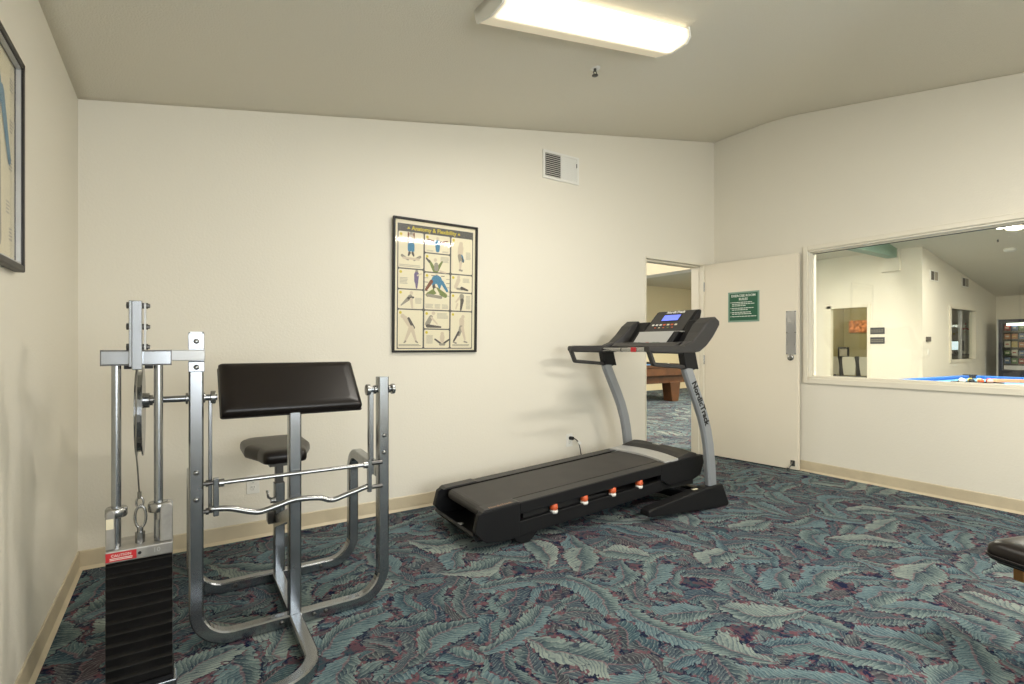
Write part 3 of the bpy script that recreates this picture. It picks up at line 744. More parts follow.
prism(bm, [(sx1+.001, .524), (-.050, .524), (-.048, .645), (-.044, .656), (sx1-.006, .656), (sx1+.001, .645)], ys-.060, ys-.004)
hd = mp('top_weight', bm, mat('cast_grey', (.40, .385, .36, 1), .38, .75, var=(20, .15)), bevel=.004)
mp('warning_label', B(sx0+.001, sx0+.083, ys-.0742, ys-.073, .490, .519), RED, hd)
bm = text_bm('CAUTION', .012, axes((sx0+.042, ys-.0745, .509), (1, 0, 0), (0, 0, 1)))
for k in range(2): box(bm, sx0+.012, sx0+.072, ys-.0747, ys-.0742, .4945+.0045*k, .4965+.0045*k)
mp('label_print', bm, WHITEP, hd)
bm = text_bm('10', .022, axes((sx1-.045, ys-.0735, .505), (1, 0, 0), (0, 0, 1))); mp('number_marking', bm, LSILV, hd)
mp('round_sticker', B(sx0+.001, sx0+.021, ys-.0612, ys-.0600, .594, .628), PAPER, hd)
bm = bmesh.new(); cyl(bm, (sc_, ys-.073, .505), (sc_, ys-.076, .505), .005); mp('pin_hole', bm, BLACK, hd)
rx = (-.171, -.054); ry = ys-.028
for x in rx:
    bm = bmesh.new(); lathe(bm, [(.013, .626), (.028, .626), (.031, .630), (.031, .652), (.028, .657), (.0145, .657)], (x, ry, 0)); mp('rod_collar', bm, CHROME, hd)
bm = bmesh.new(); cyl(bm, (rx[1]+.004, ry-.012, .60), (rx[1]+.004, ry-.012, .626), .012); mp('collar_sleeve', bm, CHROME, hd)
for x in rx:
    bm = bmesh.new(); cyl(bm, (x, ry, .52), (x, ry, 1.14), .0135, 20); mp('guide_rod', bm, STEEL)
bm = bmesh.new(); sweep(bm, [(-.211, ry, 1.160), (-.016, ry, 1.160)], rect(.05, .05, .004), ref=(0, 1, 0)); mp('head_beam', bm, STEEL)
bm = bmesh.new()
for a in (-.2115, -.0185): box(bm, a, a+.003, ry-.0262, ry+.0262, 1.1335, 1.1865)
box(bm, -.211, -.016, ry-.0262, ry-.025, 1.134, 1.1365); box(bm, -.211, -.016, ry-.0262, ry-.025, 1.1835, 1.186); mp('beam_edge', bm, DKSTEEL)
for a_, b_ in ((-.150, -.130), (-.093, -.070)): mp('beam_pad', B(a_, b_, ry-.01, ry+.04, 1.122, 1.135), BLACK)
# pulley mast
bm = bmesh.new(); box(bm, -.134, -.126, ry-.055, ry-.026, 1.13, 1.352); box(bm, -.126, -.098, ry-.052, ry-.026, 1.12, 1.352); mp('mast', bm, STEEL, bevel=.002)
bm = bmesh.new(); box(bm, -.093, -.087, ry-.053, ry-.0265, 1.187, 1.345); mp('mast', bm, LSILV, bevel=.001)
for z in (1.336, 1.265, 1.197):
    bm = bmesh.new(); y = ry-.04
    cyl(bm, (-.142, y, z), (-.076, y, z), .005); cyl(bm, (-.141, y, z), (-.134, y, z), .011, 12); cyl(bm, (-.098, y, z), (-.082, y, z), .010, 14); cyl(bm, (-.084, y, z), (-.077, y, z), .007, 6); mp('bolt', bm, DKSTEEL)
# cam wheel (edge-on) and cable
bm = bmesh.new()
for a in (-.127, -.108):
    pts = []
    for k in range(36):
        t = 2*PI*k/36; r = .165+.03*math.cos(t+PI/2)
        pts.append((yf+r*math.cos(t)*.9, .985+r*math.sin(t)))
    prism(bm, pts, a, a+.004, axis='x')
pts = []
for k in range(36):
    t = 2*PI*k/36; r = .15+.03*math.cos(t+PI/2); pts.append((yf+r*math.cos(t)*.9, .985+r*math.sin(t)))
prism(bm, pts, -.124, -.108, axis='x')
mp('cam_wheel', bm, STEEL)
bm = bmesh.new(); tube(bm, [(-.114, ry-.025, 1.13), (-.116, ry-.02, 1.0), (-.117, ry-.02, .85), (-.113, ry+.0, .78), (-.108, ry+.004, .685)], .0024, 8); cyl(bm, (-.108, ry+.004, .698), (-.108, ry+.004, .675), .006, 10)
mp('cable', bm, mat('steel_cable', (.2, .19, .16, 1), .4, .8))
bm = bmesh.new()
def ring(cx, cz, a, b, r):
    n = 20; pts = [(cx+a*math.cos(2*PI*k/n), ry+.004, cz+b*math.sin(2*PI*k/n)) for k in range(n+1)]; sweep(bm, pts, circ(r, 8), smooth=True, cap=False, ref=(0, 1, 0))
ring(-.107, .662, .010, .018, .0032); ring(-.105, .612, .0155, .038, .0042); cyl(bm, (-.106, ry+.004, .524), (-.106, ry+.004, .562), .014, 6); cyl(bm, (-.106, ry+.004, .562), (-.106, ry+.004, .578), .009)
mp('snap_hook', bm, CHROME)

# ---------------------------------------------------------------- treadmill
TR, TA = Vector((1.44, 2.875, 0)), math.radians(-2)
tm = thing('treadmill', 'black and silver treadmill with a blue lit console by the open door', 'treadmill', TR, TA)
toL = lambda p: Matrix.Rotation(-TA, 4, 'Z') @ (Vector(p)-TR)
def tp(name, bm, m, parent=tm, **k): return part(name, bm, m, parent, **k)
zt = lambda s: .236+.066*s
for side in (-1, 1):
    w0, w1 = (side*.317, side*.275)
    lo, hi = min(w0, w1), max(w0, w1)
    bm = bmesh.new()
    prism(bm, [(.02, zt(.02)-.012), (.045, zt(.045)), (.30, zt(.3)-.001), (.30, .165), (.30, .055), (.20, .046), (.07, .058), (.045, .075), (-.005, .13)][::-1], lo, hi)
    prism(bm, [(.30, zt(.3)), (1.50, zt(1.5)), (1.50, zt(1.5)-.068), (.30, zt(.3)-.068)][::-1], lo, hi)
    prism(bm, [(.30, zt(.3)-.112), (1.46, .222), (1.50, .228), (1.52, .150), (.986, .106), (.30, .055)][::-1], lo+.003, hi-.003)
    prism(bm, [(1.50, zt(1.5)), (1.72, zt(1.72)), (1.95, zt(1.95)+.0), (1.97, .31), (1.93, .215), (1.85, .19), (1.60, .175), (1.50, .228)][::-1], lo, hi)
    sk = tp('side_skirt', bm, BLACKP, bevel=.004)
    fr0, fr1 = sorted((side*.315, side*.232))
    bm = bmesh.new(); prism(bm, [(.04, zt(.04)+.001), (1.62, zt(1.62)+.001), (1.62, zt(1.62)+.005), (.30, zt(.3)+.005), (.28, zt(.28)+.012), (.06, zt(.06)+.012)][::-1], fr0, fr1)
    tp('foot_rail', bm, GREYP, bevel=.003)
    if side == -1:
        bm = bmesh.new()
        bm = text_bm('NordicTrack', .030, axes((.17, -.298, zt(.17)+.0128), (1, 0, .066), (0, 1, 0)), bold=.0004)
        tp('rail_lettering', bm, mat('worn_lettering', srgb(150, 120, 100), .5))
bm = bmesh.new(); prism(bm, [(.075, zt(.075)-.01), (1.60, zt(1.6)-.01), (1.60, zt(1.6)-.045), (.075, zt(.075)-.045)][::-1], -.228, .228); tp('deck', bm, BLACK)
bm = bmesh.new()
pr_ = [(1.62, zt(1.62)+.002)]+[(.10-.036*math.sin(a*PI/8), zt(.10)-.034+.036*math.cos(a*PI/8)) for a in range(0, 9)]+[(1.62, zt(1.62)-.07)]
pr_[0:1] = [(1.62, zt(1.62)+.001), (.12, zt(.12)+.001)]
prism(bm, pr_, -.213, .213); tp('running_belt', bm, BELT)
bm = bmesh.new(); prism(bm, [(-.005, .10), (.03, .06), (.30, .05), (.30, .062), (.04, .074), (.005, .112)], -.276, .276); pan = tp('rear_pan', bm, BLACKP)
bm = bmesh.new(); lathe(bm, [(.022, 0), (.022, .003), (.015, .004)], (.06, .02, .074)); tp('pan_cap', bm, LSILV, pan)
bm = bmesh.new(); box(bm, .35, 1.9, -.27, .27, .14, .20); tp('under_frame', bm, BLACK)
for s_, z_ in ((.56, .173), (.805, .192), (1.05, .207), (1.30, .224)):
    for sd in (-1, 1):
        zb = .5*((zt(s_)-.068)+(.055+(s_-.3)*.075+.06))
        zl = zt(s_)-.112+(s_-.3)*.002
        bm = bmesh.new(); lathe(bm, [(.023, zl-.014), (.027, zl-.002), (.023, zl+.008)], (s_, sd*.297, 0)); cu_ = tp('deck_cushion', bm, WHITEP)
        bm = bmesh.new(); lathe(bm, [(.022, zl+.008), (.027, zl+.016), (.024, zl+.044), (.012, zl+.05)], (s_, sd*.297, 0)); tp('cushion_cap', bm, ORANGE, cu_)
for sd in (-1, 1):
    bm = bmesh.new(); prism(bm, [(.25, .075), (.46, .085), (.41, .03), (.375, .004), (.32, .0), (.28, .02)][::-1], *sorted((sd*.30, sd*.255))); tp('rear_foot', bm, BLACKP, bevel=.004)
# motor hood: silver bowed band, dark domed cover
def hood(bm, s0f, s1f, zf, n=14, drop=.08, W=.30):
    rings = []
    for i in range(n+1):
        w = -W+2*W*i/n; a, b = s0f(w), s1f(w); cr = 1-(w/W)**2*.25
        rings.append([(a, w, zt(a)-.02), (a, w, zt(a)+zf*.55*cr+.006), (a+(b-a)*.25, w, zt(a)+zf*cr), (b, w, zt(b)+zf*cr), (b, w, zt(b)-.02)])
    loft(bm, rings)
bow = lambda w: .045*(1-(w/.30)**2)
bm = bmesh.new(); hood(bm, lambda w: 1.555+bow(w), lambda w: 1.70+bow(w)*.8, .020); tp('hood_band', bm, LSILV, bevel=.003)
bm = bmesh.new(); rings = []
for i in range(15):
    w = -.30+.6*i/14; a = 1.70+bow(w)*.8; e = 1-(abs(w)/.30)**4*.35
    rings.append([(a, w, .30), (a, w, zt(a)+.018), (a+.05, w, zt(a)+.034*e+.008), (1.835, w, .372+.036*e), (1.90, w, .36+.03*e), (1.97, w, .31), (1.96, w, .22), (1.80, w, .2)])
loft(bm, rings, smooth=False); cv = tp('motor_cover', bm, GREYP, bevel=.004)
bm = bmesh.new(); M_ = axes((1.80, .0, .4115), (0, -1, 0), (1, 0, .12)); 
for k, (a, b) in enumerate((((-.03, -.012), (-.005, .012)), ((-.005, .012), (.02, -.012)), ((.0, -.012), (.03, .012)), ((-.04, -.014), (.035, -.014)))):
    pa, pb = M_ @ Vector((*a, 0)), M_ @ Vector((*b, 0)); sweep(bm, [pa, pb], rect(.005, .003, .0005), ref=(0, 0, 1))
tp('cover_emblem', bm, LSILV, cv)
# base feet
for sd in (-1, 1):
    lo, hi = sorted((sd*.385, sd*.47))
    bm = bmesh.new()
    prism(bm, [(1.215, .055), (1.255, .045), (1.95, 0), (2.055, 0), (2.065, .02), (1.99, .172), (1.80, .165), (1.26, .104), (1.22, .09)][::-1], lo, hi)
    ft = tp('base_foot', bm, BLACKP, bevel=.01)
    if sd == -1: tp('yellow_tag', B(1.70, 1.75, lo+.03, lo+.05, .159, .161), PAPER, ft)
bm = bmesh.new()
box(bm, 1.72, 1.80, -.40, .40, .05, .12); box(bm, 1.93, 1.99, -.40, .40, .04, .10)
tp('base_crossbar', bm, BLACKP, bevel=.006)
bm = bmesh.new()
for sd in (-1, 1):
    prism(bm, [(1.50, .15), (1.56, .20), (1.86, .12), (1.82, .075)], *sorted((sd*.20, sd*.24)))
tp('lift_arm', bm, STEEL)
# uprights
UP = [(1.905, .165), (1.900, .25), (1.888, .36), (1.872, .47), (1.848, .575), (1.808, .69), (1.757, .80), (1.70, .91), (1.645, 1.02), (1.636, 1.045)]
for sd in (-1, 1):
    bm = bmesh.new(); sweep(bm, [(a, sd*.427, b) for a, b in UP], rect(.05, .088, .012), ref=(0, 1, 0)); u_ = tp('upright', bm, SILVER)
    if sd == -1:
        s0, z0_ = 1.765, .785; M_ = axes((s0, -.4535, z0_), (.42, 0, -.90), (.90, 0, .42))
        bm = text_bm('NordicTrack', .068, Matrix.Identity(4), bold=.0026, shear=.1)
        # follow the curve of the post
        for v in bm.verts:
            x, y, z = v.co
            zz2 = z0_-x*.90
            for (a0, b0), (a1, b1) in zip(UP, UP[1:]):
                if b0 <= zz2 <= b1: ss = a0+(a1-a0)*(zz2-b0)/(b1-b0); tx = Vector((a1-a0, b1-b0)).normalized(); break
            v.co = Vector((ss+y*tx.y, -.4535-z, zz2-y*tx.x))
        tp('upright_lettering', bm, BLACK, u_)
# handrail arms: loft from rear handle to the raised front
ST = [(1.240, 1.200, 1.160, .05), (1.30, 1.204, 1.150, .052), (1.50, 1.204, 1.146, .055), (1.60, 1.207, 1.142, .065), (1.68, 1.235, 1.148, .09), (1.76, 1.30, 1.160, .115), (1.83, 1.372, 1.20, .125), (1.895, 1.415, 1.258, .125), (1.935, 1.418, 1.305, .12), (1.972, 1.395, 1.352, .11)]
for sd in (-1, 1):
    bm = bmesh.new(); rings = []
    for s_, a, b, wd in ST:
        wo = sd*.452; wi = sd*(.452-wd); c_ = .008
        q = [(s_, wo, b+c_), (s_, wo-sd*c_, b), (s_, wi+sd*c_, b), (s_, wi, b+c_), (s_, wi, a-c_), (s_, wi+sd*c_, a-.002), (s_, wo-sd*c_*1.5, a), (s_, wo, a-c_*1.5)]
        rings.append(q)
    loft(bm, rings); ha = tp('handrail', bm, GREYP, bevel=.003)
    bm = bmesh.new()
    sweep(bm, fillet([(1.255, sd*.430, 1.172), (1.30, sd*.430, 1.075), (1.72, sd*.430, 1.040), (1.70, sd*.43, 1.15)], .018, 4), rect(.034, .028, .005), ref=(0, 1, 0)); tp('lower_grip', bm, GREYP, ha)
    bm = bmesh.new(); prism(bm, [(1.575, 1.155), (1.70, 1.155), (1.715, 1.10), (1.735, 1.032), (1.60, 1.045)][::-1], *sorted((sd*.4565, sd*.40))); tp('post_bracket', bm, BLACKP, ha, bevel=.004)
bm = bmesh.new(); cyl(bm, (1.57, -.402, 1.170), (1.57, .402, 1.170), .0165, 20); pb_ = tp('pulse_bar', bm, CHROME)
bm = bmesh.new()
cyl(bm, (1.57, .155, 1.170), (1.57, .165, 1.170), .018, 20)
tp('grip_ring', bm, DKSTEEL, pb_)
bm = bmesh.new(); box(bm, 1.545, 1.560, -.01, .04, 1.152, 1.190); kk = tp('safety_key', bm, RED, bevel=.004)
# console body
bm = bmesh.new()
prism(bm, [(1.61, 1.196), (1.66, 1.225), (1.80, 1.235), (1.90, 1.30), (1.95, 1.25), (1.88, 1.19), (1.66, 1.188)][::-1], -.345, .345); tp('console_tray', bm, GREYP, bevel=.008)
bm = bmesh.new()
prism(bm, [(1.70, 1.205), (1.80, 1.315), (1.86, 1.312), (2.038, 1.488), (2.062, 1.496), (2.075, 1.48), (2.06, 1.43), (1.93, 1.235)][::-1], -.215, .222); cn = tp('console', bm, BLACKP, bevel=.01)
v1 = Vector((.185, 0, .186)).normalized()
def on_panel(w, h, lift=.002): return Vector((1.86, w, 1.312))+v1*h+Vector((-v1.z, 0, v1.x))*lift
def slab(bm, w0, w1, h0, h1, lift, th=.002, mi=0, skew=0):
    n_ = Vector((-v1.z, 0, v1.x))
    lo = [on_panel(w0+skew*h0, h0, lift), on_panel(w1+skew*h0, h0, lift), on_panel(w1+skew*h1, h1, lift), on_panel(w0+skew*h1, h1, lift)]
    loft(bm, [lo, [p+n_*th for p in lo]], mi=mi)
bm = bmesh.new(); slab(bm, -.190, .200, .006, .245, .0005, .003); pf = tp('console_face', bm, GREYP, cn)
bm = bmesh.new(); slab(bm, -.085, .105, .125, .205, .0036, .002); tp('display_bezel', bm, BLACK, pf)
bm = bmesh.new(); slab(bm, -.075, .095, .132, .198, .0058, .001); tp('display', bm, mat('blue_lcd', srgb(110, 125, 235), .3, emit=(srgb(110, 130, 255), .55)), pf)
bm = bmesh.new()
for k, w_ in enumerate((.15, .11, .07, .03, -.01, -.05, -.09)):
    slab(bm, w_-.011, w_+.011, .075, .090, .0036, .003, mi=0 if k in (0, 1, 2) else (1 if k % 2 else 2))
for k in range(5): slab(bm, .11-k*.045-.007, .11-k*.045+.007, .045, .054, .0036, .003, mi=(1, 2, 1, 3, 1)[k])
tp('console_button', bm, [WHITEP, ORANGE, PAPER, PGREEN], pf)
bm = text_bm('NordicTrack', .036, axes(on_panel(0, .232, .0045), (0, -1, 0), v1), bold=.0012); tp('console_lettering', bm, WHITEP, pf)
bm = bmesh.new(); box(bm, -1, -1, 0, 0, 0, 0) if False else None
bm = bmesh.new(); [tp('console_shroud', (lambda q: (prism(q, [(1.79, 1.22), (1.925, 1.40), (1.955, 1.405), (1.968, 1.35), (1.90, 1.21)][::-1], a_, b_), q)[1])(bmesh.new()), BLACKP, bevel=.008) for a_, b_ in ((-.36, -.205), (.212, .36))]; bm.free()
# tablet ledge: light silver ribbed panel below the screen
v2 = Vector((.098, 0, .106)).normalized(); n2 = Vector((-v2.z, 0, v2.x))
bm = bmesh.new()
def lp(w, h, l): return Vector((1.699, w, 1.207))+v2*h+n2*l
a_ = [lp(-.165, 0, .001), lp(.175, 0, .001), lp(.185, .145, .001), lp(-.175, .145, .001)]
loft(bm, [a_, [p+n2*.004 for p in a_]])
for k in range(9):
    h = .035+.011*k; a_ = [lp(-.165, h, .005), lp(.17, h, .005), lp(.17, h+.004, .005), lp(-.165, h+.004, .005)]; loft(bm, [a_, [p+n2*.0012 for p in a_]])
lg = tp('reading_ledge', bm, LSILV, cn)
bm = bmesh.new()
for k, (w_, mi) in enumerate(((.15, 0), (.11, 0), (.02, 1), (-.05, 0), (-.09, 0), (-.13, 2))):
    a_ = [lp(w_-.016, .008, .005), lp(w_+.016, .008, .005), lp(w_+.016, .024, .005), lp(w_-.016, .024, .005)]; loft(bm, [a_, [p+n2*.004 for p in a_]], mi=mi)
tp('speed_button', bm, [SGREEN, RED, LSILV], lg)
bm = bmesh.new(); box(bm, 1.83, 1.85, -.232, .232, 1.309, 1.318); tp('console_lip', bm, LSILV, cn)
# power cord to the wall
cp = [toL(p) for p in ((2.955, YB-.012, .375), (2.965, YB-.05, .375), (3.0, YB-.055, .35), (3.03, YB-.05, .30), (3.045, YB-.06, .20), (3.05, YB-.10, .06), (3.08, YB-.2, .012), (3.2, 3.2, .012), (3.25, 3.05, .06))]
cp = cp[:1]+[cp[1]]+cp[2:]
bm = bmesh.new(); cs = []
for i in range(len(cp)-1):
    q0, q1, q2, q3 = cp[max(i-1, 0)], cp[i], cp[i+1], cp[min(i+2, len(cp)-1)]
    for k in range(5):
        t = k/5; cs.append(.5*((2*q1)+(q2-q0)*t+(2*q0-5*q1+4*q2-q3)*t*t+(3*q1-q0-3*q2+q3)*t**3))
cs.append(cp[-1]); tube(bm, cs, .0045, 8); cd = tp('power_cord', bm, BLACKP)
bm = bmesh.new(); c0 = toL((2.952, YB-.009, .375)); c1 = toL((2.958, YB-.045, .375)); sweep(bm, [c0, c1], rect(.028, .03, .006), ref=(0, 0, 1)); tp('plug', bm, BLACK, cd)
bm = bmesh.new(); c0 = toL((3.006, YB-.056, .352)); c1 = toL((3.035, YB-.06, .318)); sweep(bm, [c0, c1], rect(.003, .026, .001), ref=(0, 1, 0)); tp('warning_tag', bm, WHITEP, cd)

# ---------------------------------------------------------------- bench at the right edge
bn = thing('weight_bench', 'end of a black padded weight bench at the right edge of the carpet', 'bench', (2.585, .154, 0), math.radians(-18))
bm = bmesh.new()
def rr2(hx, hy, z, r=.05):
    pts = []
    for cx_, cy_, a0 in ((hx-r, hy-r, 0), (-hx+r, hy-r, PI/2), (-hx+r, -hy+r, PI), (hx-r, -hy+r, 1.5*PI)):
        for k in range(6): pts.append((cx_+r*math.cos(a0+k*PI/10), cy_+r*math.sin(a0+k*PI/10), z))
    return pts
loft(bm, [rr2(.05, .40, .462), rr2(.10, .45, .460), rr2(.128, .475, .452), rr2(.142, .488, .436), rr2(.145, .49, .415), rr2(.145, .49, .395), rr2(.14, .486, .388)], smooth=True)
bp = part('bench_pad', bm, VINYL, bn)
bm = bmesh.new(); loft(bm, [rr2(.147, .492, .408), rr2(.150, .495, .404), rr2(.147, .492, .400)], smooth=True); part('piping', bm, VINYL, bp)
part('pad_board', B(-.12, .12, -.45, .45, .376, .388), BLACK, bn)
bm = bmesh.new(); sweep(bm, [(0, -.42, .35), (0, .42, .35)], rect(.05, .05), ref=(0, 0, 1)); part('bench_rail', bm, CHROME, bn)
bm = bmesh.new(); sweep(bm, [(-.07, .40, .382), (-.07, .40, .325)], rect(.035, .045), ref=(0, 1, 0)); part('pad_bracket', bm, mat('copper_bracket', (.45, .22, .08, 1), .3, 1.0), bn)
for y_ in (-.34, .18):
    bm = bmesh.new(); sweep(bm, [(0, y_, .325), (0, y_, .05)], rect(.05, .05), ref=(0, 1, 0)); part('leg', bm, CHROME, bn)
    bm = bmesh.new(); sweep(bm, [(-.02, y_, .026), (.22, y_, .026)], rect(.05, .05), ref=(0, 0, 1)); part('foot_bar', bm, CHROME, bn)
#LOUNGE
# ---------------------------------------------------------------- lounge beyond the window and the doorway
LX0 = XR+.13
zl_ = lambda x: 3.23+.165*(12.7-x)
bm = bmesh.new(); prism(bm, [(LX0-.1, zl_(LX0-.1)), (17.6, zl_(17.6)), (17.6, zl_(17.6)+.1), (LX0-.1, zl_(LX0-.1)+.1)], -3.5, 9.7)
struct('ceiling_lounge', bm, CEIL, 'sloping ceiling of the lounge')
struct('ceiling_lounge_low', B(7.3, 12.7, 6.5, 9.7, 2.82, 2.92), mat('low_ceiling', srgb(205, 196, 170), .8))
bm = bmesh.new(); prism(bm, [(7.0, 2.455), (7.3, 2.455), (7.3, zl_(7.3)), (7.0, zl_(7.0))], 4.3, 9.6); struct('trim_2', bm, WALL, 'white dropped beam beyond the doorway')
struct('wall_lounge_fascia', B(7.3, 12.7, 6.5, 6.6, 2.82, 4.2), WALL)
struct('wall_lounge_back', B(XR-2.5, 12.7, 9.5, 9.6, 0, 4.8), mat('far_wall_paint', srgb(226, 214, 176), .6), 'pale yellow wall seen through the doorway')
struct('wall_lounge_west', B(2.5, 2.6, YB+.13, 9.5, 0, 4.8), WALL)
struct('ceiling_hall', B(2.5, LX0-.02, YB+.13, 9.6, 4.5, 4.6), CEIL)
# white block wall with window_2
bm = bmesh.new(); Y2a, Y2b, Z2a, Z2b = 5.13, 5.975, .35, 2.07
for (a, b, c, d) in ((4.15, Y2a, 0, 3.4), (Y2b, 9.5, 0, 3.4), (Y2a, Y2b, 0, Z2a), (Y2a, Y2b, Z2b, 3.4)): box(bm, 12.7, 12.8, a, b, c, d)
struct('wall_block', bm, WALL, 'bright white wall across the lounge')
w2 = struct('window_2', B(12.745, 12.755, Y2a, Y2b, Z2a, Z2b), GLF, 'interior window with pale chairs behind')
bm = bmesh.new()
for (a, b, c, d) in ((Y2a-.05, Y2a+.01, Z2a-.05, Z2b+.05), (Y2b-.09, Y2b+.05, Z2a-.05, Z2b+.05), (Y2a, Y2b, Z2a-.05, Z2a+.01), (Y2a, Y2b, Z2b-.01, Z2b+.05)): box(bm, 12.68, 12.80, a, b, c, d)
part('window_frame', bm, TRIM, w2)
# side wall with window_3
X3a, X3b, Z3a, Z3b = 14.25, 15.85, .90, 2.03
bm = bmesh.new()
for (a, b, c, d) in ((12.8, X3a, 0, 3.4), (X3b, 17.4, 0, 3.4), (X3a, X3b, 0, Z3a), (X3a, X3b, Z3b, 3.4)): box(bm, a, b, 4.15, 4.25, c, d)
struct('wall_side', bm, WALL, 'cream side wall running back to the vending machine')
w3 = struct('window_3', B(X3a, X3b, 4.195, 4.205, Z3a, Z3b), GLF, 'office window beside the vending machine')
bm = bmesh.new()
for (a, b, c, d) in ((X3a-.07, X3a+.02, Z3a-.07, Z3b+.06), (X3b-.02, X3b+.12, Z3a-.07, Z3b+.06), (X3a, X3b, Z3a-.07, Z3a), (X3a, X3b, Z3b, Z3b+.06)): box(bm, a, b, 4.13, 4.25, c, d)
part('window_frame', bm, TRIM, w3)
part('mullion', B(15.02, 15.06, 4.17, 4.23, Z3a, Z3b), LSILV, w3)
struct('wall_lounge_end', B(17.4, 17.5, -3.5, 9.5, 0, 3.6), WALL, 'far end wall behind the vending machine')
struct('wall_lounge_front', B(LX0-.1, 17.5, -3.6, -3.5, 0, 4.8), WALL)
# olive room behind the block wall
struct('wall_olive', B(15.6, 15.7, 4.9, 8.5, 0, 3), OLIVE, 'olive wall of the room behind the interior window')
struct('wall_olive_side', B(12.8, 15.6, 6.9, 7.0, 0, 3), OLIVE)
struct('wall_partition', B(12.8, 15.7, 4.85, 4.9, 0, 3), WALL)
struct('wall_office_back', B(15.7, 17.4, 5.6, 5.7, 0, 3), WALL)
struct('ceiling_olive', B(12.8, 17.4, 4.25, 9.5, 3.0, 3.05), CEIL)
oz = tag(part('notice_board', B(15.56, 15.6, 6.22, 6.75, 1.57, 1.90), mat('orange_notice', srgb(206, 132, 84), .6, var=(14, .55))), 'orange notice board on the olive wall behind the interior window', 'notice board')
# three chairs in the olive room
def chair(x, y, rz, label):
    r = thing('dining_chair', label, 'chair', (x, y, 0), rz, 'pale chairs behind the interior window')
    part('seat', B(-.20, .22, -.15, .15, .43, .48), GREYP, r, bevel=.01)
    bm = bmesh.new(); loft(bm, [[(-.20+.004*k*k, -w_, .50+.11*k), (-.17+.004*k*k, -w_, .50+.11*k), (-.17+.004*k*k, w_, .50+.11*k), (-.20+.004*k*k, w_, .50+.11*k)] for k, w_ in ((0, .12), (1, .13), (2, .14), (3, .14), (4, .12))])
    part('backrest', bm, mat('pale_chair_back', srgb(205, 200, 188), .5), r)
    for s in (-1, 1):
        bm = bmesh.new(); sweep(bm, [(-.22, s*.16, 0), (-.21, s*.16, .5), (-.19, s*.165, .72), (-.13, s*.16, .95)], rect(.035, .05), ref=(0, 1, 0)); part('leg', bm, BLACK, r)
        bm = bmesh.new(); sweep(bm, [(.20, s*.13, 0), (.20, s*.13, .43)], rect(.035, .035), ref=(0, 1, 0)); part('leg', bm, BLACK, r)
    return r
chair(13.45, 6.27, PI+.03, 'left of the three pale-backed chairs behind the interior window')
chair(13.45, 5.90, PI+.02, 'middle of the three pale-backed chairs behind the interior window')
chair(13.45, 5.53, PI+.02, 'right of the three pale-backed chairs behind the interior window')
tb = thing('side_table', 'dark table behind the pale chairs', 'table', (14.4, 6.1, 0))
part('table_top', B(-.35, .35, -.7, .7, .86, .90), BLACK, tb)
for a in (-.3, .3):
    for b in (-.62, .62): part('leg', B(a-.02, a+.02, b-.02, b+.02, 0, .86), BLACK, tb)
ph_ = thing('picture_stand', 'small dark framed picture standing on the table behind the chairs', 'picture', (14.3, 6.33, .90), 0)
part('picture_frame', B(-.015, .015, -.13, .13, 0, .27), BLACK, ph_); part('picture', B(-.018, -.015, -.09, .09, .04, .23), PGREY, ph_)
# plaques on the block wall
for k, z_ in enumerate((1.525, 1.315)):
    r = thing('wall_plaque', ['upper', 'lower'][k]+' dark grey plaque on the bright wall beside the interior window', 'plaque', (12.7, 4.955, z_))
    part('plaque_board', B(-.012, 0, -.145, .145, -.065, .075), mat('plaque_grey', srgb(74, 74, 76), .5), r, bevel=.002)
    bm = bmesh.new()
    for j in range(2):
        for i in range(8): box(bm, -.0135, -.012, -.12+i*.031, -.12+i*.031+.017, -.03+j*.04, -.01+j*.04)
    part('plaque_print', bm, PGREY, r)
# vents + thermostat on side wall
for x_, z_, nm in ((13.10, 2.67, 'nearer'), (14.95, 2.66, 'farther')):
    r = thing('lounge_vent', nm+' small wall vent high on the cream side wall', 'vent', (x_+.2, 4.15, z_))
    part('vent_frame', B(-.22, .22, -.015, 0, -.11, .11), WHITEP, r); part('vent_opening', B(-.18, -.02, -.02, -.015, -.09, .09), PDARK, r); part('vent_opening', B(.02, .18, -.02, -.015, -.09, .09), PGREY, r)
th_ = thing('thermostat', 'small dark thermostat on the side wall near its corner', 'thermostat', (12.98, 4.15, 1.34)); part('thermostat_body', B(-.1, .1, -.03, 0, -.05, .05), PDARK, th_, bevel=.004)
ls = thing('light_switch', 'small white switch below the thermostat', 'switch', (13.0, 4.15, 1.08)); part('cover_plate', B(-.035, .035, -.006, 0, -.06, .06), WHITEP, ls); part('rocker', B(-.012, .012, -.010, -.006, -.02, .02), WHITEP, ls)
